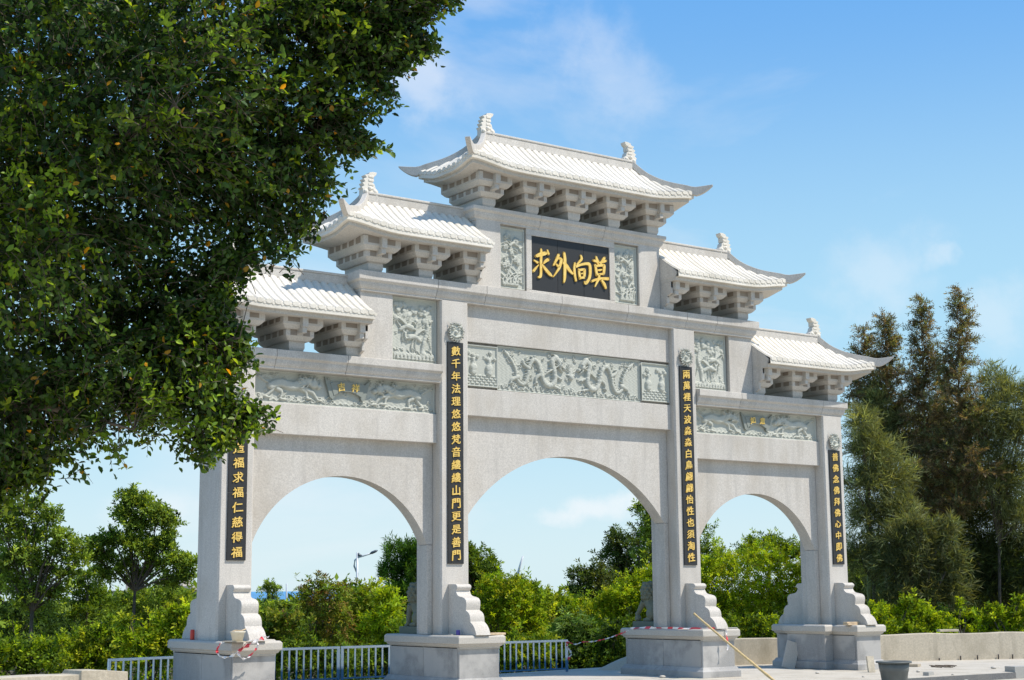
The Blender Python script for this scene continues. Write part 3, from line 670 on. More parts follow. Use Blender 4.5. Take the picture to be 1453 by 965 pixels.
# ---------------------------------------------------------------- roofs
LY = .95; SL = .12                                                  # half depth, thickness of the eave
def sstep(t): t = max(0., min(1., t)); return t*t*(3-2*t)
def make_roof(xl, xr, hl, hr, ze, zr):
    """xl..xr eave extent; hl/hr True where that end is hipped; ze eave underside, zr top of the ridge"""
    rf = link('roof', None, gate); zt = zr-.15; H = zt-(ze+SL); up = .13
    RX0 = xl+LY if hl else xl; RX1 = xr-LY if hr else xr
    def lift(x, y):
        a = 0
        if hl: a = max(a, sstep((xl+1.5-x)/1.5)*sstep((abs(y)-.0)/LY))
        if hr: a = max(a, sstep((x-xr+1.5)/1.5)*sstep((abs(y)-.0)/LY))
        return up*a*a
    def prof(t): return H*(.72*t+.28*t*t)                           # t 0 eave .. 1 ridge
    def zs(x, y):
        t = 1-abs(y)/LY
        if hl: t = min(t, (x-xl)/LY)
        if hr: t = min(t, (xr-x)/LY)
        return ze+SL+prof(max(0, t))+lift(x, y)
    # body: slope surfaces and soffit
    n = 40; m = MB()
    def grid(f, nu, nv, fl=False):
        b = len(m.v)
        for i in range(nu+1):
            for j in range(nv+1): m.v.append(f(i/nu, j/nv))
        for i in range(nu):
            for j in range(nv):
                q = [b+i*(nv+1)+j, b+(i+1)*(nv+1)+j, b+(i+1)*(nv+1)+j+1, b+i*(nv+1)+j+1]; m.f.append(q[::-1] if fl else q); m.sm.append(False)
    for s in (-1, 1):
        def f(u, v):
            y = s*LY*(1-v); x0 = xl+(v*LY if hl else 0); x1 = xr-(v*LY if hr else 0); x = x0+(x1-x0)*u; return (x, YC+y, zs(x, y))
        grid(f, n, 8, s > 0)
        grid(lambda u, v: (xl+(xr-xl)*u, YC+s*LY, ze+v*SL+lift(xl+(xr-xl)*u, LY)), n, 1, s > 0)
    for on, xe, s in ((hl, xl, -1), (hr, xr, 1)):
        if on:
            grid(lambda u, v: (xe-s*LY*v, YC+(2*u-1)*LY*(1-v), zs(xe-s*LY*v, (2*u-1)*LY*(1-v))), 16, 8, s < 0)
            grid(lambda u, v: (xe, YC+(2*u-1)*LY, ze+v*SL+lift(xe, (2*u-1)*LY)), 16, 1, s < 0)
    grid(lambda u, v: (xl+(xr-xl)*u, YC+(2*v-1)*LY, ze+lift(xl+(xr-xl)*u, (2*v-1)*LY)-.0), n, 12, True)
    m.build('roof_slab', TILE, rf)
    # soffit board stepped back under the eave with a dark drip line
    sf = MB(); i = .075
    sx0 = xl+(i if hl else 0); sx1 = xr-(i if hr else 0); nu, nv = 30, 8
    for zz in (-.07, .003):
        for a in range(nu+1):
            for b_ in range(nv+1):
                x = sx0+(sx1-sx0)*a/nu; y = (-LY+i)+2*(LY-i)*b_/nv; sf.v.append((x, YC+y, ze+lift(x, y)+zz))
    o_ = (nu+1)*(nv+1)
    for a in range(nu):
        for b_ in range(nv):
            q = [a*(nv+1)+b_, (a+1)*(nv+1)+b_, (a+1)*(nv+1)+b_+1, a*(nv+1)+b_+1]; sf.f += [q[::-1], [o_+k for k in q]]; sf.sm += [False]*2
    for a in range(nu):
        for b_ in (0, nv): q = a*(nv+1)+b_; sf.f.append([q, q+nv+1, o_+q+nv+1, o_+q]); sf.sm.append(False)
    for b_ in range(nv):
        for a in (0, nu): q = a*(nv+1)+b_; sf.f.append([q, q+1, o_+q+1, o_+q]); sf.sm.append(False)
    sf.build('soffit_slab', GRAN2, rf, 0)
    # tile rows: half round ribs stepping at each tile, round end at the eave
    def rib(pts, rad=.070):
        mb = MB(); K = len(pts)
        for k in range(K-1):
            p, q = pts[k], pts[k+1]; d = Vector(q)-Vector(p); side = Vector((-d.y, d.x, 0)).normalized(); nrm = d.cross(side).normalized()
            if nrm.z < 0: nrm = -nrm
            r0, r1 = rad*1.04, rad*.99; vs = []
            for P_, r in ((Vector(p), r0), (Vector(q), r1)):
                for a in range(5): th = math.pi*a/4; vs.append(P_+side*math.cos(th)*r+nrm*math.sin(th)*.032*r/rad)
            fs = [(a, a+1, 6+a, 5+a) for a in range(4)] + [(0, 1, 2, 3, 4), (5, 6, 7, 8, 9)]
            mb.add(vs, fs)
        # tile end disc and drip tile below
        p = Vector(pts[0]); d = Vector(pts[0])-Vector(pts[1]); d.z = 0; d.normalize(); side = Vector((-d.y, d.x, 0)); c = p+d*.0+Vector((0, 0, -.01))
        ring = [c+side*math.cos(t*math.pi/4)*.068+Vector((0, 0, math.sin(t*math.pi/4)*.042)) for t in range(8)]
        vs = [q+d*.014 for q in ring]+[q-d*.02 for q in ring]; mb.add(vs, [tuple(range(8))]+[(a, (a+1) % 8, 8+(a+1) % 8, 8+a) for a in range(8)])
        for sg in (1,):
            c2 = c+side*.084*sg+Vector((0, 0, -.02)); tri = [c2+side*.035+Vector((0,0,.02)), c2-side*.035+Vector((0,0,.02)), c2-side*.025-Vector((0,0,.025)), c2-Vector((0,0,.04)), c2+side*.025-Vector((0,0,.025))]
            mb.add([q+d*.008 for q in tri]+[q-d*.015 for q in tri], [(0,1,2,3,4)]+[(a,(a+1)%5,5+(a+1)%5,5+a) for a in range(5)])
        mb.build('tile_row', TILE, rf)
    sp = .168; nn = int(round((xr-xl)/sp)); seg = 5
    for k in range(nn):
        x = xl+(k+.5)*(xr-xl)/nn
        tmax = 1.0
        if hl: tmax = min(tmax, (x-xl)/LY)
        if hr: tmax = min(tmax, (xr-x)/LY)
        if tmax < .08: continue
        for s in (-1, 1):
            ns = max(1, int(round(seg*tmax))); rib([(x, YC+s*LY*(1-tmax*j/ns), zs(x, LY*(1-tmax*j/ns))) for j in range(ns+1)])
    ne = 11
    for on, xe, s in ((hl, xl, -1), (hr, xr, 1)):
        if not on: continue
        for k in range(ne):
            y = -LY+(k+.5)*2*LY/ne; tmax = 1-abs(y)/LY
            if tmax < .08: continue
            ns = max(1, int(round(seg*tmax))); rib([(xe-s*LY*tmax*j/ns, YC+y, zs(xe-s*LY*tmax*j/ns, y)) for j in range(ns+1)])
    # main ridge
    MB().box(RX0-.02*hl, RX1+.02*hr, YC-.085, YC+.085, zt-.06, zr-.045).build('ridge', GRAN, rf, .01)
    MB().box(RX0-.02*hl, RX1+.02*hr, YC-.10, YC+.10, zr-.0449, zr).build('ridge_coping', GRAN, rf, .012)
    # hip ridges, flying out past the corner
    for on, xe, s in ((hl, xl, -1), (hr, xr, 1)):
        if not on: continue
        for sy in (-1, 1):
            path = []; K = 20
            for k in range(K+1):
                t = k/K; dd = 1.30*t; x = xe-s*LY+s*dd*LY; y = sy*dd*LY
                if dd <= 1: z = zs(xe-s*LY*(1-dd), y)+.09
                else: z = ze+SL+up+.09+.035*((dd-1)/.3)**1.4
                z += .14*max(0, 1-dd/.35)**2
                path.append((x, YC+y, z, dd))
            mb = MB(); vs = []
            dirv = Vector((s, sy, 0)).normalized(); side = Vector((-dirv.y, dirv.x, 0))*.05
            for x, y, z, dd in path:
                hb = .17 if dd < 1.0 else .17*(1-((dd-1)/.3)**2.0)+.025
                for q in (side, -side): vs.append(Vector((x, y, z+.03))+q)
                for q in (-side, side): vs.append(Vector((x, y, z+.03-hb))+q)
            fs = [(0, 1, 2, 3)]+[(4*k+a, 4*k+(a+1) % 4, 4*k+4+(a+1) % 4, 4*k+4+a) for k in range(K) for a in range(4)]+[(4*K+3, 4*K+2, 4*K+1, 4*K)]
            mb.add(vs, fs).build('hip_ridge', GRAN, rf, .008)
        # fish-dragon finial, tail curling inward
        xo = RX0 if s < 0 else RX1; P = [(.17, -.06), (.17, .10), (.20, .13), (.14, .17), (.18, .22), (.12, .25), (.16, .30), (.09, .33), (.13, .38), (.05, .40), (.03, .44), (-.05, .46), (-.13, .455), (-.11, .40), (-.06, .36), (-.06, .31), (-.03, .26), (-.08, .22), (-.10, .15), (-.16, .10), (-.15, -.06)]
        mb = MB(); mb.prism([(xo+s*a-s*.04, zr-.06+b) for a, b in P], YC-.074, YC+.074, 'y')
        for k in range(5): mb.box(xo-s*.04-.05, xo-s*.04+.06, YC-.085, YC+.085, zr-.02+.075*k, zr+.02+.075*k)
        for sy in (-1, 1):
            mb.ball((xo-s*.13, YC+sy*.06, zr+.02), .05, 8); mb.ball((xo-s*.02, YC+sy*.07, zr+.07), .045, 8); mb.ball((xo+s*.07, YC+sy*.07, zr+.0), .05, 8); mb.ball((xo-s*.16, YC+sy*.05, zr-.06), .045, 8)
        mb.build('ridge_finial', TILE, rf, .006)
    # closing plates where the roof meets the wall
    for on, xe, s in ((hl, xl, 1), (hr, xr, -1)):
        if on: continue
        P = [(YC-LY+.10, ze-.0), (YC-LY+.06, ze+.10)] + [(YC-LY*(1-k/6), ze+SL-.01+prof(k/6)) for k in range(1, 7)] + [(YC+LY*(k/6), ze+SL-.01+prof(1-k/6)) for k in range(0, 6)] + [(YC+LY-.10, ze)]
        a, b = sorted((xe-s*.004, xe+s*.05)); MB().prism(P, a, b, 'x').build('end_plate', GRAN, rf, .006)
        P = [(-.25, -.005), (-.25, -.25), (-.13, -.29), (-.13, -.45), (-.01, -.50), (-.01, -.63), (CT+.01, -.63), (CT+.25, -.25), (CT+.25, -.005)]
        a, b = sorted((xe-s*.002, xe+s*.06)); MB().prism([(y, ze-.07+z) for y, z in P], a, b, 'x').build('end_plate', GRAN, rf, .006)
    return rf
make_roof(-2.81, 2.81, True, True, 9.70, 10.71)
make_roof(-5.48, -2.325, True, False, 8.12, 9.08); make_roof(2.325, 5.48, False, True, 8.12, 9.08)
make_roof(-8.22, -4.885, True, False, 6.50, 7.45); make_roof(4.885, 8.22, False, True, 6.50, 7.45)

# ---------------------------------------------------------------- placing helpers
def depth(P): return float((np.array(P, float)-CAM) @ _f)
def onx(px, py, X):
    d = at(px, py, 1.0)-CAM; return CAM + d*((X-CAM[0])/d[0])
def ony(px, py, Y):
    d = at(px, py, 1.0)-CAM; return CAM + d*((Y-CAM[1])/d[1])
def onz(px, py, Z):
    d = at(px, py, 1.0)-CAM; return CAM + d*((Z-CAM[2])/d[2])

# ---------------------------------------------------------------- stone lions behind the inner columns
def lion(cx, label, ball):
    t = thing('stone_lion', (cx, 1.27, PT+.001), label, 'statue', 'stone lions behind the inner columns', math.pi/2)
    m = MB()
    m.tube([(-.22, 0, .15), (-.15, 0, .24), (-.04, 0, .36), (.05, 0, .46), (.05, 0, .56)], [.15, .17, .15, .125, .10], 14)
    m.ball((.11, 0, .42), .105, 12, (.85, 1.15, 1.15))
    for s in (-1, 1):
        m.ball((-.15, s*.11, .17), .125, 12, (1.15, .8, 1.1)); m.tube([(-.18, s*.13, .06), (.02, s*.13, .04)], [.06, .045], 8); m.ball((.03, s*.13, .04), .048, 8, (1.3, 1, .85))
        if ball and s > 0: m.tube([(.10, s*.10, .42), (.19, s*.11, .30), (.28, s*.11, .18)], [.070, .056, .045], 10); m.ball((.31, s*.11, .16), .052, 8); m.ball((.29, s*.11, .07), .072, 12)
        else: m.tube([(.10, s*.10, .42), (.16, s*.105, .25), (.18, s*.105, .05)], [.072, .055, .046], 10); m.ball((.23, s*.105, .03), .052, 8, (1.4, 1, .7))
        m.ball((.0, s*.155, .73), .042, 8, (.6, .5, 1.2)); m.ball((.135, s*.06, .70), .028, 8); m.ball((.15, s*.07, .735), .03, 6, (1, 1.2, .5))
    m.ball((.04, 0, .67), .135, 14, (1, .98, .95)); m.ball((.155, 0, .655), .060, 10, (1.1, 1.3, .7)); m.ball((.15, 0, .595), .048, 10, (1.1, 1.3, .5)); m.ball((.215, 0, .68), .03, 8)
    for a in range(8):
        for b in range(5):
            th = math.pi*(.36+1.28*(a+.5*(b % 2))/7.5); z = .50+.072*b; r = (.155, .175, .175, .16, .12)[b]
            m.ball((.03+r*math.cos(th), r*math.sin(th), z), .044, 8)
    for a in range(3):
        for b in (-1, 0, 1): m.ball((-.06+.065*a, b*.075, .815-.035*abs(b)-.02*abs(a-1)), .040, 8)
    m.tube([(-.28, 0, .12), (-.33, 0, .26), (-.29, 0, .38), (-.24, 0, .42)], [.04, .055, .05, .03], 8)
    m.v = [(x, y, z+.12) for x, y, z in m.v]
    o = m.build('body', LIONM, t); r = o.modifiers.new('remesh', 'REMESH'); r.mode = 'VOXEL'; r.voxel_size = .012; r.use_smooth_shade = True
    MB().box(-.36, .36, -.21, .21, 0, .13).build('base_slab', LIONM, t, .012)
lion(-A, 'grey green stone lion seated behind the left inner column with both front paws down', False)
lion(A, 'grey green stone lion with a raised front paw, seated behind the right inner column', True)

# ---------------------------------------------------------------- railings
def fence(x0, x1, y, z0, label, y1=None, dz=0, group='white and blue railings behind the archway'):
    y1 = y if y1 is None else y1
    L_ = math.hypot(x1-x0, y1-y); t = thing('railing', (x0, y, z0), label, 'railing', group, math.atan2(y1-y, x1-x0))
    H = .68
    MB().box(0, L_, -.02, .02, H-.045, H).build('top_rail', WHITEP, t, .004)
    MB().box(.04, L_-.04, -.012, .012, .05, .08).build('bottom_rail', BARP, t)
    pm = MB(); pm.box(-.022, .022, -.022, .022, 0, H-.046); pm = pm.mesh('post', BARP); bm_ = MB(); bm_.box(-.014, .014, -.009, .009, .08, H-.046); bm_ = bm_.mesh('bar', BARP)
    n = max(2, round(L_/.156))
    for k in range(n+1):
        if k in (0, n): link('post', pm, t, (L_*k/n + (.023 if k == 0 else -.023), 0, 0))
        else: link('bar', bm_, t, (L_*k/n, 0, 0))
FY = 3.19
fence(-8.35, -6.5, 2.75, -.08, 'short white topped railing left of the leftmost pedestal', FY-.02)
fence(-6.46, -3.5, FY, .0, 'white and blue railing seen through the left arch, left half beside the leftmost pedestal')
fence(-3.46, -.5, FY, .0, 'white and blue railing seen through the left arch, right half running behind the second pedestal')
fence(-.46, 2.12, FY, .0, 'white and blue railing under the middle arch whose end post holds a barrier tape')

# ---------------------------------------------------------------- parapet wall
P0 = Vector((6.3, 3.02, 0)); P1 = Vector((26, -3.85, 0)); ang = math.atan2(P1.y-P0.y, P1.x-P0.x); LW = (P1-P0).length
t = thing('parapet_wall', P0, 'low weathered concrete wall at the back of the terrace right of the archway', 'wall', None, ang)
m = MB(); nseg = 60; vs = []
for k in range(nseg+1):
    x = LW*k/nseg; z = .585+.012*math.sin(k*.9)+.01*random.random()+(.004*k if k < 12 else .05)
    for y, zz in ((-.10+.006*random.random(), 0), (-.10+.008*random.random(), z-.02), (-.085, z), (.085, z), (.10, z-.02), (.10, -1.2)): vs.append((x, y, zz-.01 if zz == 0 else zz))
fs = [(6*k+a, 6*k+6+a, 6*k+6+(a+1) % 6, 6*k+(a+1) % 6) for k in range(nseg) for a in range(6)] + [(0, 1, 2, 3, 4, 5), tuple(6*nseg+a for a in range(6))[::-1]]
m.add(vs, fs).build('wall_body', CONC, t)
for px in (1286, 1325, 1356, 1395, 1422, 1448):
    q = onz(px, 934, 0); xx = (Vector((q[0], q[1], 0))-P0).dot(Vector((math.cos(ang), math.sin(ang), 0)))
    mm = MB(); mm.tube([(xx, -.13, -.01), (xx+.01*random.random(), -.135, random.uniform(.06, .13))], .016, 6); mm.build('iron_stub', RUST, t)
tt = thing('loose_slab', tuple(ony(1345, 897, 1.05)), 'flat stone lying on top of the concrete parapet wall', 'stone', None, ang); tt.location.z = .675
MB().box(-.26, .26, -.08, .08, 0, .055).build('slab', CONC, tt, .006)
ln = at(np.array([-90, 0, 60, 112, 116, 150, 182]), np.array([966, 962, 959, 957.5, 951.5, 951, 953]), np.array([23.6, 24.0, 24.3, 24.6, 24.6, 24.8, 25.0]))
led = MB(); vs = []
for p in ln: vs += [(p[0], p[1], -.13), (p[0], p[1], p[2]), (p[0]-.12, p[1]+.5, p[2]+.004), (p[0]-.12, p[1]+.5, -.13)]
K = len(ln); led.add(vs, [(4*k+a, 4*k+4+a, 4*k+4+(a+1) % 4, 4*k+(a+1) % 4) for k in range(K-1) for a in range(4)]+[(0, 1, 2, 3), tuple(4*K-4+a for a in range(4))[::-1]])
tag(led.build('concrete_ledge', CONC, None, .01), 'low rough concrete ledge at the bottom left corner in front of the short railing', 'ledge')

# ---------------------------------------------------------------- things left by the builders
def lathe_thing(name, loc, prof, mat, label, cat, n=28, extra=None, rz=0):
    t = thing(name, loc, label, cat, None, rz); MB().lathe(prof, n=n).build('body', mat, t)
    if extra: extra(t)
    return t
q = ony(1268, 938, -4.25)
def bk(t):
    m = MB(); m.lathe([(.283, .405), (.325, .40), (.33, .42), (.32, .435), (.285, .43), (.280, .41)], n=32); m.build('rim', RUBBER, t)
    m = MB(); m.lathe([(.0, .30), (.12, .315), (.24, .30), (.262, .30)], n=20); m.build('mortar', SLABM, t)
lathe_thing('mortar_bucket', (q[0], q[1], q[2]-.435), [(.0, .002), (.215, .002), (.225, .02), (.255, .24), (.262, .245), (.285, .41), (.275, .41), (.25, .24), (.21, .03), (0, .02)], RUBBER, 'large dark grey plastic mortar bucket standing in front of the rightmost pedestal', 'bucket', 32, bk)
q = onx(337, 906, -7.66)
def bs(t):
    m = MB(); m.tube([(-.12, .02, .145), (-.04, .0, .17), (.06, -.02, .165), (.14, .0, .19)], .012, 6); m.build('trowel_handle', WOOD, t)
lathe_thing('plastic_basin', (q[0], q[1], PT+.012), [(0, .002), (.080, .002), (.112, .135), (.125, .14), (.125, .155), (.108, .15), (.075, .02), (0, .015)], WPLAS, 'cream plastic basin standing on the leftmost pedestal beside its front buttress stone', 'basin', 24, bs)
q = onx(273, 900, -7.62); lathe_thing('paint_can', (q[0], q[1], PT), [(0, .001), (.036, .001), (.038, .01), (.038, .15), (.032, .16), (.032, .17), (0, .17)], REDP, 'small red can on the leftmost pedestal behind its column', 'can')
q = onx(650, 895, -3.12); lathe_thing('paint_can', (q[0], q[1], PT), [(0, .001), (.034, .001), (.036, .01), (.036, .08), (.03, .09), (0, .09)], PURP, 'small purple can on the second pedestal beside its front buttress stone', 'can')
def plank(loc, dims, rz, mat, label, name='wooden_plank', cat='plank', ry=0, rx=0, part_='board'):
    t = thing(name, loc, label, cat, None, rz); t.rotation_euler = (rx, ry, rz); d = dims
    MB().box(-d[0]/2, d[0]/2, -d[1]/2, d[1]/2, 0, d[2]).build(part_, mat, t, .004); return t
q = ony(700, 899, -.76); plank((q[0], q[1], PT), (.42, .2, .035), .1, WOOD, 'pale wooden plank on the front right corner of the second pedestal')
q = onx(630, 899, -3.2); plank((q[0], q[1], PT), (.09, .62, .02), 0, SLABM, 'thin grey strip lying on the left edge of the second pedestal', 'stone_strip', 'strip')
q = ony(1212, 885, -.62); plank((q[0], q[1], PT), (.62, .14, .035), .12, WOOD, 'lower wooden plank of the stack on the front of the rightmost pedestal')
plank((q[0]-.02, q[1], PT+.038), (.56, .12, .03), .05, WOOD, 'upper wooden plank of the stack on the front of the rightmost pedestal')
q = ony(1037, 891, -.8); plank((q[0], q[1], PT), (.26, .12, .02), 0, SLABM, 'thin grey offcut on the front right corner of the third pedestal', 'stone_strip', 'strip')
q = onx(335, 906, -7.62); plank((q[0]+.01, q[1], PT), (.26, .55, .011), 0, CONC, 'thin board under the cream basin on the leftmost pedestal', 'thin_board', 'board')
q = onz(1111, 947.5, 0); plank((q[0]-.17, q[1]-.32, .0), (.30, .045, .60), -.45, CAPM, 'grey stone slab leaning on the left side of the rightmost pedestal', 'leaning_slab', 'slab', .30, -.12, 'slab')
q = onz(1237, 954, 0); plank((q[0], q[1], .0), (.16, .05, .33), -.3, CONC, 'small pale slab leaning on the front of the rightmost pedestal behind the bucket', 'leaning_slab', 'slab', 0, -.18, 'slab')
q = onz(672, 972, 0); plank((q[0], q[1], 0), (.42, .2, .15), .05, SLABM, 'grey concrete block at the foot of the second pedestal', 'concrete_block', 'block', part_='block')
q = onz(1318, 968, -.13); plank((q[0], q[1], -.13), (.26, .12, .2), .3, SLABM, 'grey concrete block standing beside the mortar bucket', 'concrete_block', 'block', part_='block')
q = onz(1447, 962, -.13); plank((q[0], q[1], -.13), (.5, .3, .24), -.2, SLABM, 'large grey block at the right edge by the terrace step', 'concrete_block', 'block', part_='block')
q = onz(1295, 946, 0); plank((q[0], q[1], 0), (.36, .3, .06), .5, SAND, 'flat tan stone lying on the paving behind the mortar bucket', 'flat_stone', 'stone', part_='stone')
for i, (px, py, r, lb) in enumerate(((1262, 966, .06, 'white rubble stone in front of the mortar bucket'), (1371, 965, .05, 'white rubble stone on the ground right of the small concrete block'), (1303, 950, .035, 'tiny pale stone on the paving beside the flat tan stone'))):
    q = onz(px, py+4, -.13 if i < 2 else 0); m = MB(); m.ball((0, 0, r*.6), r, 8, (1.2, 1, .7)); m.v = [(x*(1+.2*random.random()), y*(1+.2*random.random()), z) for x, y, z in m.v]
    tag(m.build('rubble_stone', CAPM, None, loc=(q[0], q[1], (-.13 if i < 2 else 0))), lb, 'stone')
for k, (px, py, lb) in enumerate(((1352, 958, 'grey pebble on the terrace step edge'), (1392, 962, 'pale chip of stone below the terrace step, right of centre'), (1410, 949, 'small chip of stone lying right of the scattered twigs'), (1225, 961, 'pale pebble left of the mortar bucket'), (1160, 956, 'small pebble in front of the rightmost pedestal plinth'), (940, 962, 'pebble in front of the third pedestal plinth'))):
    q = onz(px, py, 0); r = .025+.012*(k % 3); m = MB(); m.ball((0, 0, r*.5), r, 8, (1.3, 1, .6)); m.v = [(x*(1+.25*random.random()), y*(1+.25*random.random()), z) for x, y, z in m.v]
    tag(m.build('pebble', CAPM, None, loc=(q[0], q[1], 0 if q[1] > -3.5 else -.13)), lb, 'stone')
m = MB()
for k in range(26):
    q = onz(1322+random.uniform(0, 32), random.uniform(944.5, 947.5), 0); a = random.random()*3; l_ = random.uniform(.05, .16)
    m.tube([(q[0]-l_*math.cos(a), q[1]-l_*math.sin(a), .008), (q[0]+l_*math.cos(a), q[1]+l_*math.sin(a), .012)], .008, 4)
tag(m.build('scattered_debris', BARK), 'dark twigs and scraps scattered on the paving', 'debris', kind='stuff')
# sand heap
m = MB(); q = onz(884, 948, 0); c = (q[0]+.1, q[1]-.6); NR, NA = 10, 26; vs = []
for i in range(NR+1):
    for k in range(NA):
        a = 2*math.pi*k/NA; r = 1.05*i/NR*(1+.1*math.sin(3*a)+.05*math.sin(7*a)); vs.append((c[0]+r*math.cos(a), c[1]+r*math.sin(a)*.8, max(0, .40*(1-(i/NR)**1.2)+.012*random.random()) - .01))
m.add(vs, [(i*NA+k, i*NA+(k+1) % NA, (i+1)*NA+(k+1) % NA, (i+1)*NA+k) for i in range(NR) for k in range(NA)], True); tag(m.build('sand_heap', SAND), 'small heap of brown sand left of the third pedestal', 'sand heap')
# bamboo pole leaning on the third pedestal
a_ = Vector(onz(1112, 977, -.0)); b_ = Vector(ony(985, 871, -.84)); t = thing('bamboo_pole', tuple(a_), 'long yellow bamboo pole leaning against the third pedestal', 'pole')
m = MB(); pts = []; rd = []
for k in range(31):
    p = (b_-a_)*(k/30); pts.append(tuple(p+Vector((0, 0, -.015*math.sin(math.pi*k/30))))); rd.append(.026-.006*k/30+(.005 if k % 5 == 0 else 0))
m.tube(pts, rd, 10); m.build('cane', BAMB, t)

# barrier tape
def ribbon(name, pts, wdt, label, group=None, seed=0, tw=1.5, name2=None, parent=None):
    rr = random.Random(seed); P = catmull(np.array(pts), 8); m = MB(); vs = []
    for i, p in enumerate(P):
        t_ = Vector(P[min(i+1, len(P)-1)]-P[max(i-1, 0)]).normalized(); u = Vector((0, 0, 1)); u = (u-t_*u.dot(t_)); u = u.normalized() if u.length > .1 else Vector((1, 0, 0)); v = t_.cross(u)
        a = tw*math.sin(i*.37+seed)+.3*math.sin(i*1.1); d = (u*math.cos(a)+v*math.sin(a))*wdt/2*(.75+.25*math.sin(i*.8)); n_ = t_.cross(d).normalized()*.0015; p = Vector(p)
        vs += [p+d+n_, p-d+n_, p-d-n_, p+d-n_]
    n = len(P); m.add(vs, [(4*k+a, 4*k+4+a, 4*k+4+(a+1) % 4, 4*k+(a+1) % 4) for k in range(n-1) for a in range(4)]+[(0, 1, 2, 3), (4*n-4, 4*n-1, 4*n-2, 4*n-3)])
    return tag(m.build(name, TAPE, parent), label, 'tape', group)
d1 = depth((-7.71, -.90, .8))-.04
ribbon('barrier_tape', [at(x, y, d1+dd) for x, y, dd in ((314, 912, .1), (308, 922, .1), (311, 930, .05), (319, 933, 0), (330, 930, -.03), (340, 923, 0), (351, 917, .02), (360, 912, .05), (372, 905, .15), (381, 904, .25))], .055, 'red and white tape looped low over the front corner of the leftmost pedestal', 'red and white barrier tapes', 1)
ribbon('barrier_tape', [at(x, y, d1+dd) for x, y, dd in ((337, 926, 0), (343, 934, .0), (350, 934, 0), (360, 925, .02), (366, 915, .04), (361, 908, .06), (350, 912, .05), (343, 921, .0), (352, 915, .0), (364, 909, .05), (376, 907, .2))], .05, 'red and white tape knotted and hanging on the front face of the leftmost pedestal', 'red and white barrier tapes', 5)
e0 = Vector((2.10, FY-.03, .64)); e1 = Vector((A-.50, 1.4, .90)); pts = [e0+(e1-e0)*k/8+Vector((0, 0, -.10*math.sin(math.pi*k/8)-.05*(k == 1))) for k in range(9)]
ribbon('barrier_tape', [tuple(p) for p in pts], .035, 'twisted red and white tape strung from the railing end to the third pedestal', 'red and white barrier tapes', 3, 2.6)
ribbon('barrier_tape', [tuple(e0+Vector(v)) for v in ((-.02, -.02, .0), (-.04, -.03, -.1), (.03, -.05, -.2), (.06, -.05, -.27), (.0, -.05, -.34), (-.03, -.05, -.4))], .07, 'short white tape end fluttering from the railing end post', 'red and white barrier tapes', 8)
ribbon('barrier_tape', [tuple((A-.50, 1.35, PT-.01)), (A-.50, .9, PT+.012), (A-.48, .2, PT+.012), (A-.47, -.5, PT+.012), (A-.30, -.80, PT+.012), (A+.0, -.86, PT+.010), (A+.09, -.90, PT-.03), (A+.10, -.91, PT-.16), (A+.12, -.92, PT-.32), (A+.10, -.915, PT-.42)], .05, 'red and white tape lying along the third pedestal cap with its end hanging', 'red and white barrier tapes', 9, .7)

# ---------------------------------------------------------------- far things
def far_lamp():
    D = 70; b = at(507, 843, D); k = D/FPX; t = thing('street_lamp', (b[0], b[1], GZ), 'tall white street lamp with curved arm seen through the left arch', 'street lamp')
    o = Vector((b[0], b[1], GZ))
    def q(px, py): return Vector(at(px, py, D))-o
    m = MB(); m.tube([(0, 0, 0), tuple(q(507, 784))], [.07, .05], 8); m.build('pole', LAMPM, t)
    m = MB(); m.tube([tuple(q(*p)) for p in ((506, 812), (502.5, 803), (503.5, 795), (508, 791), (516, 788.5), (527, 785))], .04, 8); m.build('arm', LAMPM, t)
    m = MB(); m.tube([tuple(q(*p)) for p in ((507.5, 785), (510, 788), (514.5, 789))], [.05, .07, .03], 8); m.build('finial', LAMPD, t)
    c = q(530.5, 783.2); m = MB(); d = (q(535.5, 781)-q(525, 785.5)); m.tube([tuple(c-d*.5), tuple(c-d*.25), tuple(c+d*.25), tuple(c+d*.5)], [.06, .13, .12, .05], 8, sy=.5); m.build('lamp_head', LAMPD, t)
far_lamp()
def thin_pole(p0, p1, D, r, label):
    a, b = at(*p0, D), at(*p1, D); o = np.array([a[0], a[1], GZ]); m = MB(); m.tube([(0, 0, 0), tuple(a-o), tuple(b-o)], [r, r, r*.7], 6)
    tag(m.build('utility_pole', LAMPM, None, loc=tuple(o)), label, 'pole')
thin_pole((735.5, 812), (742, 789), 80, .07, 'grey leaning pole above the bushes seen through the middle arch')
thin_pole((406.5, 846), (406.5, 828), 150, .08, 'thin upright mast beside the far blue roofed shed')
thin_pole((435.5, 850), (435.5, 826), 90, .05, 'thin white post in front of the far blue roofed shed')
# blue roofed shed
D = 170; L0 = at(330, 843, D); L1 = at(486, 843, D+4); dv = Vector(L1-L0); rz = math.atan2(dv.y, dv.x); LL = math.hypot(dv.x, dv.y)
t = thing('factory_shed', (L0[0], L0[1], GZ), 'long far factory shed with a blue sheet roof seen through the left arch', 'building', None, rz)
zt = 1.65+.30-GZ
MB().box(0, LL, .4, 12, 0, zt-.75).build('wall', SHEDW, t)
MB().prism([(-.3, zt-.72), (6, zt+.30), (12.3, zt-.72), (12.3, zt-.80), (6, zt+.22), (-.3, zt-.80)], -.3, LL+.3, 'x').build('roof', BLUER, t)
n = 18
pm = MB().box(-.07, .07, 0, .14, 0, zt-.82).mesh('column', RUST); wm = MB().box(-.3, .3, .34, .41, .9, 2.0).mesh('window', DKWIN)
for k in range(n+1):
    link('column', pm, t, (LL*k/n, 0, 0))
    if k < n: link('window', wm, t, (LL*(k+.5)/n, 0, 0))
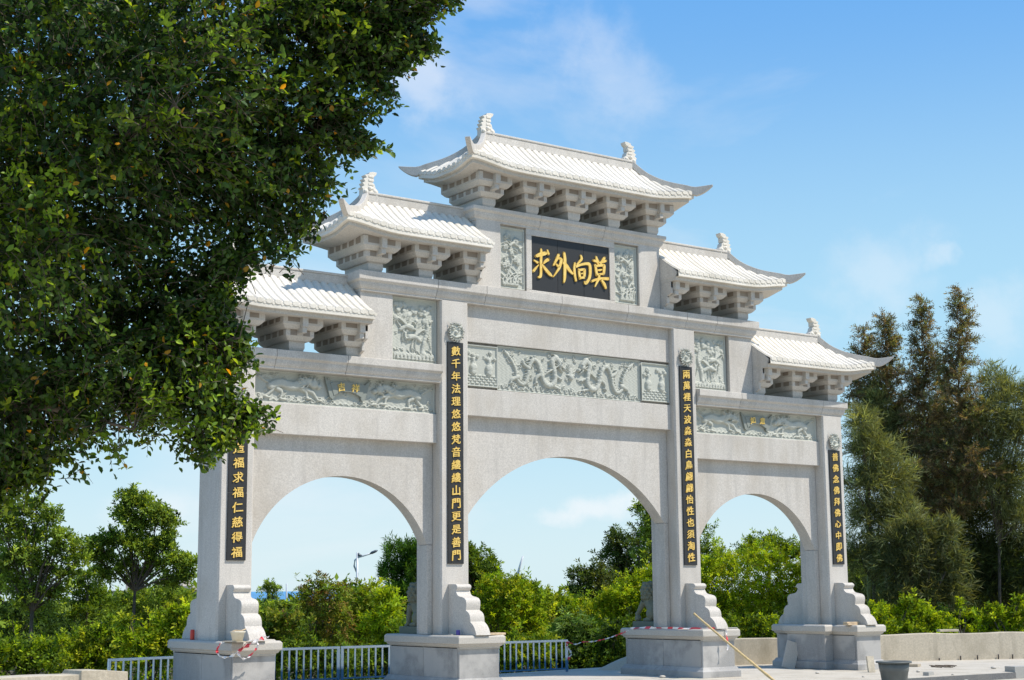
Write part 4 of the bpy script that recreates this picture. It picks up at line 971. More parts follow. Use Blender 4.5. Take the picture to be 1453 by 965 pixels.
def house(px0, px1, top, D, label, st):
    a, b = at(px0, 843, D), at(px1, 843, D); dv = Vector(b-a); rz = math.atan2(dv.y, dv.x); w_ = math.hypot(dv.x, dv.y); h = at(px0, top, D)[2]-GZ
    t = thing('concrete_house', (a[0], a[1], GZ), label, 'house', None, rz)
    MB().box(0, w_, 0, 7, 0, h-.25).build('wall', HOUSEW, t); MB().box(-.3, w_+.3, -.4, 7.3, h-.25, h).build('roof', HOUSEW, t); MB().box(w_*.3, w_*.6, 1, 4, h, h+.9).build('stair_head', HOUSEW, t)
    for f_ in range(st):
        for k in range(3):
            xc = w_*(k+.5)/3; z = h-1.9-2.6*f_
            if z > 0: MB().box(xc-.45, xc+.45, -.03, .2, z, z+1.1).build('window', DKWIN, t)
house(232, 268, 832, 110, 'pale unfinished concrete house behind the trees left of the archway', 3)
house(160, 206, 838, 130, 'pale low house behind the slender spreading tree', 2)
# distant ridge beyond everything
hp = []
for k in range(121):
    a = -2.2+4.4*k/120+YAW; r = 900+60*math.sin(k*.7); hp.append((CAM[0]+r*math.sin(a), CAM[1]+r*math.cos(a), 1.65-4+4.5*(.5+.5*math.sin(k*.43))*(.6+.4*math.sin(k*1.3))))
me = bpy.data.meshes.new('hills'); vs = []
for x, y, z in hp: vs += [(x, y, GZ-1), (x, y, z), (x*1.25, y*1.25, GZ-1)]
me.from_pydata(vs, [], [(3*k+a, 3*k+3+a, 3*k+4+a, 3*k+1+a) for k in range(120) for a in (0, 1)]); FARG = flat('far_woods', (.07, .12, .10), .9, var=.3, scale=.02); me.materials.append(FARG); tag(link('hills', me), kind='structure')

# ---------------------------------------------------------------- vegetation
def norm(v): return v/np.maximum(1e-9, np.linalg.norm(v, axis=-1, keepdims=True))
def twigs(P, Dr, n, Lt, ls, wd, droop, spread, pal, clumpvar=.25, leafvar=.2, six=False, upb=.6):
    """leaves along K twigs -> V, F, colours"""
    K = len(P); t = (np.arange(n)+.6)/n
    ang = rng.uniform(0, 6.283, (K, 1)) + np.arange(n)*2.4
    a = norm(np.cross(Dr, rng.normal(size=(K, 3)))); b = np.cross(Dr, a)
    Lk = Lt*rng.uniform(.6, 1.25, (K, 1, 1)) if np.ndim(Lt) == 0 else Lt
    pos = P[:, None] + Dr[:, None]*Lk*t[None, :, None]; pos[..., 2] -= droop*(t**2)[None]*Lk[..., 0]
    side = a[:, None]*np.cos(ang)[..., None] + b[:, None]*np.sin(ang)[..., None]
    ld = norm(Dr[:, None]*.7 + side*spread + rng.normal(size=(K, n, 3))*.15 + np.array([0, 0, -droop*.5]))
    up = norm(rng.normal(size=(K, n, 3))*.36 + rng.normal(size=(K, 1, 3))*.5 + np.array([0, 0, upb]) + np.array([-SUN[0], -SUN[1], 0])*.25)
    sd = norm(np.cross(ld, up)); nn = np.cross(sd, ld)
    s = ls*rng.uniform(.65, 1.2, (K, n, 1)); w_ = wd*s/ls
    base = pos; tip = pos+ld*s
    c = np.array(pal)[rng.integers(0, len(pal), K)][:, None]*(1+clumpvar*rng.normal(size=(K, 1, 1)))*(1+leafvar*rng.normal(size=(K, n, 1)))
    c = np.clip(c, .004, .9)
    if six:
        f_ = nn*w_*.22
        vs = np.stack([base, base+ld*s*.35+sd*w_*.5+f_, base+ld*s*.72+sd*w_*.38+f_, tip, base+ld*s*.72-sd*w_*.38+f_, base+ld*s*.35-sd*w_*.5+f_], 2)
        V = vs.reshape(-1, 3); i = np.arange(K*n)*6; F = np.concatenate([np.stack([i, i+1, i+2, i+3], 1), np.stack([i+3, i+4, i+5, i], 1)]); k = 6
    else:
        vs = np.stack([base, base+ld*s*.45+sd*w_*.5, tip, base+ld*s*.45-sd*w_*.5], 2); V = vs.reshape(-1, 3); i = np.arange(K*n)*4; F = np.stack([i, i+1, i+2, i+3], 1); k = 4
    return V, F, np.repeat(c.reshape(-1, 3), k, 0)
BRT = [(.33, .42, .016), (.25, .36, .016), (.40, .43, .03), (.15, .24, .016)]
BRT2 = [(.42, .50, .02), (.34, .45, .016), (.20, .30, .016)]
MID = [(.13, .20, .020), (.18, .26, .022), (.08, .14, .018)]
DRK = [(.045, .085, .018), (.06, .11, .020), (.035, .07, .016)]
EUC = [(.24, .33, .06), (.33, .43, .06), (.13, .20, .04), (.18, .27, .035)]
DRY = [(.28, .18, .07), (.20, .24, .03), (.17, .26, .03), (.28, .28, .04), (.16, .24, .025)]
CAS = [(.20, .225, .095), (.16, .19, .075), (.25, .265, .115)]
CASB = [(.22, .165, .095), (.19, .15, .085), (.16, .18, .085), (.24, .17, .10), (.19, .20, .095)]
def plant(name, label, cat, group, bpx, D, blobs, K, pal, n=12, Lt=.35, ls=.11, wd=.05, droop=.25, spread=.8, bark=BARK, trunk=.05, dth=.75, outb=.8, up=.35, fill=.35, stem='trunk', crown='crown', clumpvar=.28, wildp=.13, wildr=1.5):
    """blobs: (px, py, rpx[, squash]) turned into ellipsoids with real depth at distance D"""
    k = D/FPX; base = at(bpx, 843, D); base = np.array([base[0], base[1], GZ]); t = thing(name, tuple(base), label, cat, group)
    Ps, Ds, cen = [], [], []
    tot = sum(b[2]**2 for b in blobs)
    for b in blobs:
        px, py, r = b[:3]; sq = b[3] if len(b) > 3 else 1; dd = rng.uniform(-.5, .5)*r*k*1.2; c = at(px, py, D+dd); cen.append((c, r*k)); m_ = int(K*r*r/tot)+3
        u = norm(rng.normal(size=(m_, 3))); u[:, 2] = np.where(rng.random(m_) < .25, -np.abs(u[:, 2]), np.abs(u[:, 2])); u = norm(u)
        rad = (fill + (1-fill)*rng.random((m_, 1))**.5); lump = 1+.18*np.sin(u[:, :1]*5+px)+.14*np.sin(u[:, 2:]*7+u[:, 1:2]*4+py)
        wild = np.where(rng.random((m_, 1)) < wildp*(1+.8*np.sin(px*.7+u[:, :1]*6)), rng.uniform(1.0, wildr, (m_, 1)), 1.0); rad = rad*wild; ax = np.array([1, dth, sq]); rot = u*ax
        p = c + (rot[:, :1]*_r + rot[:, 1:2]*_h + rot[:, 2:]*np.array([0, 0, 1]))*r*k*rad*lump
        ud = rot[:, :1]*_r + rot[:, 1:2]*_h + rot[:, 2:]*np.array([0, 0, 1])
        Ps.append(p); Ds.append(norm(ud*outb + rng.normal(size=(m_, 3))*.45 + np.array([0, 0, up])))
    P = np.concatenate(Ps); Dr = np.concatenate(Ds); keep = P[:, 2] > GZ+.05; P, Dr = P[keep], Dr[keep]
    V, F, c = twigs(P - Dr*Lt*.5, Dr, n, Lt, ls, wd, droop, spread, pal, clumpvar)
    tag(link(crown, npmesh(crown, V-base, F, LEAF, c), t), kind='stuff')
    m = MB(); cz = np.mean([c_[0] for c_ in cen], 0)
    low_ = min(c_[0][2]-c_[1] for c_ in cen); fork = base + (cz-base)*.0; fork = np.array([base[0]*.6+cz[0]*.4, base[1]*.6+cz[1]*.4, max(GZ+.3, min(low_, cz[2]-.3))])
    m.tube([(0, 0, -.05), tuple((fork-base)*.5+np.array([.04, .03, 0])), tuple(fork-base)], [trunk*1.25, trunk, trunk*.85], 7)
    for c_, r_ in cen:
        v = c_-fork; mid = fork+v*.5+np.array([rng.normal()*.08, rng.normal()*.08, .08*np.linalg.norm(v)]); m.tube([tuple(fork-base), tuple(mid-base), tuple(c_-base)], [trunk*.75, trunk*.5, trunk*.22], 6, False)
        for j in range(3):
            e_ = c_ + norm(rng.normal(size=3)+np.array([0, 0, .5]))*r_*.8; s0 = fork+v*rng.uniform(.5, .95); m.tube([tuple(s0-base), tuple((s0+e_)/2-base+np.array([0, 0, .05])), tuple(e_-base)], [trunk*.3, trunk*.2, trunk*.08], 5, False)
    m.build(stem, bark, t); return t
def shrub(label, group, px, D, blobs, K=300, pal=BRT, **k):
    a = dict(stem='stems', crown='foliage', trunk=.03, wildp=.22, wildr=1.75); a.update(k)
    return plant('shrub', label, 'shrub', group, px, D, blobs, K, pal, **a)
G1 = 'trees left of the archway'
plant('broadleaf_tree', 'tall leafy tree at the far left below the big overhanging branches', 'tree', G1, 42, 38, [(32, 728, 22), (52, 716, 14), (68, 738, 20), (84, 762, 16), (20, 760, 24), (50, 765, 20), (75, 785, 18), (35, 795, 24), (105, 775, 15), (112, 795, 18), (10, 800, 26), (60, 815, 24), (95, 815, 16), (0, 735, 20), (30, 840, 26), (75, 845, 22)], 1150, EUC, ls=.12, trunk=.055, bark=BARK, outb=.7, fill=.25)
plant('broadleaf_tree', 'slender spreading tree with open forked trunk left of the archway', 'tree', G1, 186, 40, [(182, 706, 14), (200, 716, 18), (222, 728, 17), (240, 742, 14), (176, 730, 16), (200, 745, 17), (160, 765, 15), (138, 772, 15), (150, 790, 13), (185, 770, 17), (208, 780, 16), (232, 775, 15), (248, 795, 16), (268, 800, 14), (240, 762, 12), (128, 790, 10), (222, 800, 12), (262, 818, 12), (175, 800, 14), (200, 815, 12), (150, 815, 13), (240, 825, 13)], 1700, EUC, ls=.115, trunk=.045, bark=BARK, outb=.7, fill=.15, wildp=.2)
plant('broadleaf_tree', 'dark rounded tree between the two taller left trees', 'tree', G1, 122, 44, [(120, 845, 32), (140, 870, 34), (105, 880, 32), (125, 820, 18)], 500, MID, ls=.12, trunk=.06)
plant('broadleaf_tree', 'dark tree at the left edge under the big branches', 'tree', G1, 0, 42, [(-10, 840, 50), (40, 880, 42), (-30, 780, 40), (80, 910, 34), (20, 930, 40)], 900, DRK, ls=.13, trunk=.08)
plant('broadleaf_tree', 'grey green bushy tree below the slender spreading tree', 'tree', G1, 210, 46, [(205, 860, 34), (235, 850, 26), (180, 870, 30), (262, 850, 16)], 500, EUC, ls=.12, trunk=.05)
G2 = 'bright bushes behind the railing left of the archway'
shrub('bright yellow green bush behind the short left railing', G2, 215, 33, [(200, 908, 24, .8), (238, 892, 24), (258, 872, 20), (215, 935, 34), (262, 915, 26), (180, 880, 10)], 620, BRT)
shrub('bright green bush left of the short railing', G2, 120, 34, [(122, 915, 24), (100, 935, 24), (152, 895, 17), (130, 955, 40), (168, 925, 24)], 560, BRT+MID)
shrub('sprawling yellow green bush at the bottom left above the concrete ledge', G2, 35, 33, [(30, 930, 32, .8), (60, 950, 34), (0, 945, 34), (80, 920, 20), (-30, 940, 30)], 500, MID+BRT[:1])
# through the left arch
G3 = 'bushes seen through the left arch'
shrub('olive bush with brown seed pods in the left arch beside the leftmost buttress', G3, 395, 37, [(385, 900, 28), (408, 885, 24), (392, 935, 34), (375, 915, 22)], 480, DRY+MID)
shrub('tall wispy pod bearing bush rising highest in the middle of the left arch', G3, 458, 39, [(450, 850, 26), (470, 845, 24), (440, 880, 30), (478, 880, 28), (460, 915, 36), (455, 825, 13), (432, 838, 11)], 720, DRY, droop=.6, ls=.12, wd=.035)
shrub('yellow green bush left of the round dark pine in the left arch', G3, 515, 40, [(510, 850, 24), (530, 855, 24), (498, 875, 24), (525, 890, 34), (505, 920, 34), (548, 870, 20)], 620, BRT+DRY[1:4])
shrub('bright leafy sapling in front of the round dark pine', G3, 548, 38, [(545, 850, 14), (552, 875, 18), (540, 895, 22), (555, 915, 22)], 300, BRT2, ls=.14)
shrub('dark green undergrowth bush below the pod bearing bush', G3, 420, 35.5, [(410, 940, 26), (450, 945, 28), (480, 945, 26), (432, 925, 18)], 420, MID)
shrub('dark green bush behind the railing right half in the left arch', G3, 530, 36.5, [(515, 945, 26), (545, 940, 26), (570, 920, 20), (575, 900, 20)], 420, MID+BRT[3:])
shrub('low grey green bush below the far blue shed', G3, 372, 48, [(372, 875, 20), (395, 865, 16), (360, 890, 20), (415, 868, 14)], 260, EUC+MID)
plant('pine_tree', 'round dark pine with tufted foliage behind the left arch right jamb', 'tree', None, 572, 50, [(570, 795, 27), (585, 815, 32), (556, 820, 22), (590, 785, 22), (600, 840, 30), (570, 850, 26), (615, 800, 26)], 900, [(.08, .17, .02), (.11, .22, .025), (.05, .11, .016)], ls=.20, wd=.035, Lt=.3, n=14, trunk=.13, droop=-.1, up=.7)
plant('small_tree', 'small feathery tree standing alone above the far blue shed', 'tree', None, 384, 75, [(382, 828, 7, .7), (388, 836, 9, .7), (378, 836, 8, .7), (386, 848, 8), (378, 858, 10), (392, 860, 10)], 200, EUC, ls=.14, trunk=.06, Lt=.35)
# middle arch
G4 = 'trees and bushes seen through the middle arch'
plant('broadleaf_tree', 'dark green tree just right of the second column', 'tree', G4, 672, 44, [(676, 800, 24), (692, 815, 22), (665, 830, 30), (690, 840, 26), (660, 790, 20)], 550, MID, ls=.14, trunk=.06)
shrub('large bright bush filling the left of the middle arch', G4, 705, 40, [(700, 835, 24), (722, 845, 28), (745, 850, 24), (690, 870, 30), (730, 880, 36), (760, 870, 26), (705, 905, 36), (755, 905, 32)], 1100, BRT)
shrub('feathery pale bush with thin arching sprays in the middle arch', G4, 738, 43, [(735, 830, 16), (752, 836, 14), (768, 846, 12), (722, 828, 10)], 260, BRT+DRY[1:3], droop=.7, ls=.13, wd=.03)
shrub('low bright bush in the gap between the pole and the dark trees', G4, 800, 45, [(790, 865, 26), (815, 870, 24), (770, 860, 18), (835, 880, 24), (800, 890, 30)], 600, BRT)
plant('broadleaf_tree', 'dark olive tree stepping up left of the third column', 'tree', G4, 835, 54, [(820, 820, 18), (840, 830, 24), (850, 815, 20), (860, 845, 28), (835, 860, 26), (812, 838, 12)], 560, [(.075, .12, .03), (.10, .15, .035), (.12, .14, .04)], ls=.15, trunk=.09)
plant('broadleaf_tree', 'taller dark olive tree behind the third column', 'tree', G4, 885, 56, [(875, 765, 18), (890, 780, 24), (868, 790, 22), (900, 805, 26), (880, 825, 28), (915, 770, 22)], 650, [(.075, .12, .03), (.10, .16, .035), (.09, .12, .035)], ls=.15, trunk=.1)
plant('broadleaf_tree', 'tallest leafy tree rising beside the third column under the arch', 'tree', G4, 922, 52, [(912, 728, 16), (925, 745, 20), (935, 765, 22), (918, 790, 20), (940, 720, 16)], 420, EUC, ls=.15, trunk=.08)
shrub('wide feathery yellow green tree behind the right lion', G4, 895, 42, [(880, 845, 26, .7), (905, 830, 24, .7), (862, 860, 22, .7), (925, 815, 22, .7), (890, 880, 32, .8), (925, 860, 34, .8), (860, 895, 28)], 1150, BRT2+BRT, ls=.09, wd=.045, n=14)
shrub('bamboo like bush with long pale leaves behind the railing end', G4, 815, 37.5, [(800, 890, 20), (825, 895, 24), (845, 905, 20), (815, 920, 30), (840, 935, 30)], 520, [(.13, .22, .04), (.09, .17, .03), (.18, .27, .07)], ls=.20, wd=.035, droop=.8, spread=1.1)
shrub('dark undergrowth bush between the railing end and the third pedestal', G4, 850, 37, [(835, 945, 26), (865, 925, 24), (878, 900, 22), (872, 945, 18), (800, 945, 22)], 480, DRK+MID)
shrub('mid green bush behind the railing in the middle arch', G4, 745, 37, [(730, 930, 28), (760, 930, 28), (785, 935, 26), (710, 940, 24)], 560, BRT+MID)
# right arch
G5 = 'trees and bushes seen through the right arch'
shrub('broad bright green mound filling the right arch, left part', G5, 1020, 44, [(1010, 820, 34), (1040, 815, 36), (1000, 860, 36), (1040, 865, 40), (1010, 890, 36), (985, 830, 26)], 1200, BRT2+BRT, ls=.09, wd=.045, n=14)
shrub('broad bright green mound filling the right arch, right part', G5, 1090, 45, [(1075, 800, 32), (1105, 810, 34), (1080, 850, 40), (1120, 850, 36), (1075, 885, 36), (1115, 885, 36), (1130, 820, 26)], 1200, BRT2+BRT, ls=.09, wd=.045, n=14)
plant('broadleaf_tree', 'rounded bright crown behind the green mound in the right arch', 'tree', G5, 1088, 56, [(1085, 775, 24, .8), (1110, 785, 22), (1062, 785, 18), (1130, 790, 20)], 420, MID+BRT[:1], ls=.15, trunk=.08)
plant('broadleaf_tree', 'dark tree right of the third column behind the green mound', 'tree', G5, 1000, 58, [(990, 760, 20), (1005, 785, 20), (1025, 795, 18), (980, 790, 24)], 380, EUC, ls=.15, trunk=.1)
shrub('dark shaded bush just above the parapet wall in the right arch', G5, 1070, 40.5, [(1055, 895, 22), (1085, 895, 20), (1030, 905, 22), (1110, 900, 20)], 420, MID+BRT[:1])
# behind the right wall
G6 = 'feathery green trees right of the archway'
def cas(label, group, px, D, blobs, K, pal, **k):
    a = dict(n=12, Lt=.55, ls=.26, wd=.022, droop=.35, spread=.45, trunk=.06, outb=.9, up=.25, fill=.15, clumpvar=.3); a.update(k)
    return plant('casuarina_tree', label, 'tree', group, px, D, blobs, K, pal, **a)
cas('bushy feathery tree standing directly right of the rightmost column', G6, 1235, 44, [(1222, 600, 24, 1.2), (1240, 640, 36), (1225, 690, 36), (1262, 680, 34), (1235, 740, 38), (1275, 730, 34), (1222, 790, 34), (1260, 790, 36)], 1900, CAS)
cas('broad pale feathery tree low behind the parapet wall', G6, 1300, 43, [(1275, 765, 22), (1300, 748, 20), (1325, 770, 24), (1345, 745, 16), (1290, 800, 28), (1330, 810, 26), (1262, 800, 20), (1352, 790, 20), (1310, 845, 30), (1270, 845, 24), (1350, 840, 26)], 1500, [(.15, .17, .075), (.12, .15, .06), (.18, .19, .085)], wildp=.3, wildr=1.6)
cas('grey green feathery tree left of the tall brown tipped spires', G6, 1255, 47.5, [(1245, 570, 20), (1262, 600, 26), (1280, 640, 28), (1250, 630, 26), (1290, 690, 28)], 900, CAS)
cas('dark feathery tree filling the gap behind the pale feathery tree', G6, 1320, 48, [(1300, 740, 30), (1340, 760, 34), (1370, 740, 28), (1310, 790, 36), (1360, 800, 36), (1390, 830, 34)], 1300, [(.08, .105, .04), (.10, .12, .045)])
cas('thin open feathery tree at the right edge', G6, 1412, 46, [(1410, 545, 26, 1.1), (1400, 590, 32), (1432, 570, 30), (1425, 625, 36), (1392, 650, 30), (1450, 610, 34), (1415, 690, 36), (1385, 610, 24), (1440, 680, 34), (1460, 560, 24), (1450, 740, 30)], 2300, CAS, fill=.3, bark=BARK, trunk=.05)
cas('dark dense feathery tree at the right edge above the bright bushes', G6, 1420, 47, [(1400, 740, 40), (1440, 730, 40), (1385, 790, 42), (1430, 790, 46), (1400, 840, 44), (1450, 850, 44), (1370, 840, 34), (1470, 780, 44)], 2400, [(.07, .10, .035), (.10, .12, .04), (.05, .07, .025)])
cas('dark dense feathery tree behind the rightmost buttress stone', G6, 1280, 50, [(1250, 830, 36), (1290, 845, 38), (1330, 860, 38), (1215, 850, 34), (1360, 870, 34)], 1300, [(.08, .11, .035), (.10, .14, .045)])
G7 = 'tall brown tipped trees right of the archway'
def spire(label, px, top, bot, wpx, D, K, pal, lean=0):
    k = D/FPX; base = at(px+lean, 843, D); base = np.array([base[0], base[1], GZ]); t = thing('casuarina_tree', tuple(base), label, 'tree', G7)
    tip = at(px, top-14, D); H = tip-base; tr = lambda h: base+H*h+np.array([.10*math.sin(h*5+px), .10*math.cos(h*4+px), 0])*(1-h)
    m = MB(); m.tube([tuple(tr(i/14)-base) for i in range(15)], list(.085*(1-np.arange(15)/14.6)), 7); m.build('trunk', BARKY, t)
    Ltot = (bot-top)*k; nb = 120; S, E2 = [], []; Pt, Dt = [], []
    bmesh_ = MB()
    for j in range(nb):
        f_ = (j+rng.random())/nb; h = 1-(f_*Ltot*.98+.05)/H[2]; f2 = f_**.85
        az_ = rng.uniform(0, 6.283); L_ = (.10+wpx*k*1.9*f2)*rng.uniform(.4, 1.15); el_ = rng.uniform(.45, .95); s0 = tr(max(.05, h)); hd = np.array([math.cos(az_), math.sin(az_), 0])
        pts = [s0+hd*L_*u*math.cos(el_)+np.array([0, 0, 1])*L_*(u*math.sin(el_)-.28*u*u) for u in (0, .35, .7, 1)]
        bmesh_.tube([tuple(p-base) for p in pts], [.018, .013, .008, .004], 4, False)
        nt_ = max(2, int(K/nb*(.22+1.1*f2)))
        for q_ in range(nt_):
            u = rng.uniform(.12, 1); p = pts[0]+(pts[-1]-pts[0])*u+np.array([0, 0, .12*L_*math.sin(math.pi*u)]); Pt.append(p); Dt.append(hd*.6+rng.normal(size=3)*.6+np.array([0, 0, .35]))
    bmesh_.build('branches', BARK, t); Pt = np.array(Pt); Dt = norm(np.array(Dt))
    V, F, c = twigs(Pt, Dt, 14, .34, .11, .028, .1, .6, pal, .3, .25)
    tag(link('crown', npmesh('crown', V-base, F, LEAF, c), t), kind='stuff'); return t
spire('slim brown tipped tree nearest the flying eave of the right roof', 1226, 478, 620, 24, 49, 1100, CASB)
spire('brown tipped tree with a pointed crown second from the archway', 1255, 462, 680, 40, 48, 2500, CASB)
spire('tall brown tipped tree with the middle spire', 1306, 436, 760, 42, 47, 3000, CASB, 10)
spire('thin brown green tree between the two tallest spires', 1338, 520, 770, 26, 48.5, 1700, CASB+CAS, 6)
cas('grey green feathery tree behind the brown tipped spires', G6, 1345, 51, [(1300, 640, 30), (1330, 690, 34), (1360, 650, 30), (1385, 700, 30), (1340, 740, 36), (1295, 720, 32), (1290, 600, 18), (1330, 610, 20), (1375, 600, 18)], 1500, CAS+CASB)
spire('tallest brown tipped tree with a dark leaning spire', 1364, 424, 760, 42, 46, 3200, CASB, -24)
G8 = 'bright bushes behind the parapet wall'
shrub('bright leafy bush behind the parapet wall beside the rightmost pedestal', G8, 1275, 40.5, [(1240, 885, 15), (1262, 872, 15), (1285, 866, 14), (1306, 876, 17), (1325, 882, 12), (1258, 897, 20), (1295, 897, 20), (1335, 898, 14), (1292, 852, 7), (1240, 862, 6)], 430, BRT2+MID[:1], ls=.12, up=.9, wildp=.35, wildr=1.9)
shrub('bright leafy bush behind the parapet wall at the right edge', G8, 1420, 40.5, [(1398, 882, 12), (1415, 872, 11), (1436, 880, 14), (1452, 868, 13), (1408, 897, 17), (1440, 898, 18), (1475, 885, 22), (1404, 860, 5), (1446, 852, 6)], 380, BRT2+MID[:1], ls=.12, up=.9, wildp=.35, wildr=1.9)
shrub('small bright sapling behind the parapet wall between the two bright bushes', G8, 1362, 41, [(1352, 885, 9), (1370, 872, 7), (1362, 855, 4), (1345, 897, 11), (1378, 895, 9)], 90, BRT2, ls=.12, up=.9, wildp=.3, wildr=1.8)
shrub('dark green undergrowth bush behind the parapet wall', G8, 1370, 42, [(1340, 890, 20), (1375, 885, 20), (1400, 890, 18), (1310, 895, 20)], 380, DRK, ls=.12)
# mass of far woods behind all of it
N_ = 9000; px = rng.uniform(-150, 1650, N_); Dd = rng.uniform(52, 110, N_); top = 862+10*np.sin(px*.02)+6*np.sin(px*.07+1); top = np.where(px > 1150, 800, top); top = np.where((px > 480) & (px < 1150), top-6, top)
p = at(px, top+rng.uniform(0, 1, N_)**1.2*80, Dd); p = p[p[:, 2] > GZ]
V, F, c = twigs(p, norm(rng.normal(size=p.shape)+np.array([0, 0, .6])), 7, .8, .42, .22, .2, .8, MID+DRK+BRT[:1])
tag(link('far_woods', npmesh('far_woods', V, F, LEAF, c)), 'mass of green woodland far behind the archway', 'woods', kind='stuff')
N_ = 2600; px = rng.uniform(-200, 1650, N_); Df = 31.5+(px-150)*.0075+rng.uniform(0, 3, N_); p = at(px, 930+0*px, Df); p[:, 2] = GZ+rng.uniform(.0, .9, N_)
keep = np.ones(N_, bool)
V, F, c = twigs(p[keep], norm(rng.normal(size=(keep.sum(), 3))*.5+np.array([0, 0, 1])), 8, .5, .14, .06, .3, .9, MID+DRK)
tag(link('undergrowth', npmesh('undergrowth', V, F, LEAF, c)), 'low green undergrowth below the terrace edge', 'undergrowth', kind='stuff')

# ---------------------------------------------------------------- the big foreground fig tree
POLY = np.array([(600,-260),(700,-60),(658,7),(646,14),(620,32),(630,54),(652,60),(641,75),(600,92),(585,108),(555,104),(576,125),(580,148),(555,150),(556,170),(533,180),(584,209),(545,222),(500,236),(520,262),(485,280),(462,311),(446,345),(430,362),(405,368),(372,357),(367,385),(338,416),(362,454),(371,488),(387,505),(362,525),(356,550),(395,568),(393,605),(342,632),(294,663),(253,655),(219,636),(205,646),(168,684),(120,694),(103,667),(79,690),(68,711),(20,718),(0,732),(-120,790),(-420,760),(-760,560),(-900,150),(-700,-450),(-200,-760),(350,-620)], float)
def inside(px, py):
    x0, y0 = POLY[:, 0], POLY[:, 1]; x1, y1 = np.roll(x0, -1), np.roll(y0, -1); c = np.zeros(px.shape, bool)
    for a, b, d, e_ in zip(x0, y0, x1, y1):
        c ^= ((b > py) != (e_ > py)) & (px < (d-a)*(py-b)/((e_-b) if e_ != b else 1e-9)+a)
    return c
def edged(px, py):
    m = np.full(px.shape, 1e9)
    for (a, b), (d, e_) in zip(POLY, np.roll(POLY, -1, 0)):
        t = np.clip(((px-a)*(d-a)+(py-b)*(e_-b))/max(1e-9, (d-a)**2+(e_-b)**2), 0, 1); m = np.minimum(m, np.hypot(px-a-t*(d-a), py-b-t*(e_-b)))
    return m
FD = 12.6
tb = at(-330, 843, FD+.6); tb = np.array([tb[0], tb[1], -.13]); fig = thing('fig_tree', tuple(tb), 'huge leafy fig tree in the foreground hanging over the left of the archway', 'tree')
# limbs first: a skeleton of branches that the twigs hang on
fork = at(-300, 420, FD+.5); bm_ = MB(); bm_.tube([(0, 0, 0), tuple((fork-tb)*.5+np.array([.1, .05, 0])), tuple(fork-tb)], [.42, .30, .26], 14)
bm_.build('trunk', BARK, fig)
nodes = []
def limb(P, r0, r1):
    P = catmull(np.array(P), 8); m = MB(); m.tube([tuple(p-tb) for p in P], list(np.linspace(r0, r1, len(P))), 8, True); m.build('limb', BARK, fig)
    for p in P[4:]: nodes.append(p)
for tgt, dd, mid in (((300, 40), .4, (-20, 120)), ((510, 60), .3, (200, 60)), ((450, 190), .2, (200, 240)), ((400, 310), .9, (120, 330)), ((340, 480), -.3, (60, 470)), ((350, 585), .2, (40, 540)), ((190, 610), -.6, (-60, 560)), ((60, 680), .3, (-140, 600)), ((250, 150), -1.5, (0, 260)), ((100, 330), -1.3, (-100, 380)), ((100, -200), .5, (-150, 0)), ((450, -150), .2, (100, -80)), ((-500, 0), 0, (-400, 200)), ((-600, 400), .3, (-450, 400)), ((-100, -450), .3, (-250, -100))):
    e_ = at(*tgt, FD+dd); m_ = at(*mid, FD+.3+dd*.6); limb([fork, fork*.45+m_*.55+np.array([0, 0, .15]), m_, (m_+e_)/2+rng.normal(size=3)*.08, e_], .10, .006)
nodes = np.array(nodes)
# twigs
def sample(Nt, xr, yr):
    px = rng.uniform(*xr, Nt); py = rng.uniform(*yr, Nt); k = inside(px, py); px, py = px[k], py[k]; ed = edged(px, py)
    th = np.minimum(1.9, .12+ed/FPX*FD*1.1); dz = rng.uniform(-1, 1, len(px)); Dk = FD+dz*th
    P = at(px, py, Dk)
    q_ = P @ np.array([[.8, .5, .33], [-.55, .83, .1], [-.22, -.26, .94]])
    hole = .5*np.sin(q_[:, 0]*2.3+1)*np.sin(q_[:, 1]*2.1)*np.sin(q_[:, 2]*2.7+.5) + .55*np.sin(q_[:, 0]*6.1+.7*np.sin(q_[:, 2]*3))*np.sin(q_[:, 1]*5.3+1)*np.sin(q_[:, 2]*6.7)
    k = ((hole > -.07) | (rng.random(len(px)) < .16)) & (ed > 9); return px[k], py[k], P[k], ed[k], dz[k]
px, py, P, ed, dz = sample(24500, (-60, 720), (-80, 800))
near = nodes[np.argmin(((P[:, None]-nodes[None])**2).sum(-1), 1)]
Dr = norm(norm(P-near)*.7 + rng.normal(size=P.shape)*.35 + R_*.35 + np.array([0, 0, -.05]))
Lt = .30
SP = P - Dr*Lt*.9
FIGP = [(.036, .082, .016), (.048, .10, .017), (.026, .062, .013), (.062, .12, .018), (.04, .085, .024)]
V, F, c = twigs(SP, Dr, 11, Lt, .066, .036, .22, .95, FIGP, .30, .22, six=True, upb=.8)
lf = .5+.5*np.sin(SP[:, 0]*1.9+2)*np.sin(SP[:, 2]*2.3+.6); sunlit = (rng.random(len(SP)) < np.where((ed < 60) | (dz < -.7), .85, .28)*lf**1.3); cy_ = np.repeat(sunlit, 66); c[cy_] = c[cy_]*np.array([2.9, 2.3, 1.0])          # painted sunlight: outer and near twigs tinted brighter in patches, inner left dark
# a few yellow and brown leaves
nl = len(V)//6; yl = rng.random(nl) < .012; cc = c.reshape(nl, 6, 3); cc[yl] = (.42, .24, .02); tipm = (np.arange(nl) % 11 >= 9) & (np.repeat(rng.random(len(P)), 11) < .35); cc[tipm] = cc[tipm]*np.array([2.4, 1.9, 1.1]); c = cc.reshape(-1, 3)
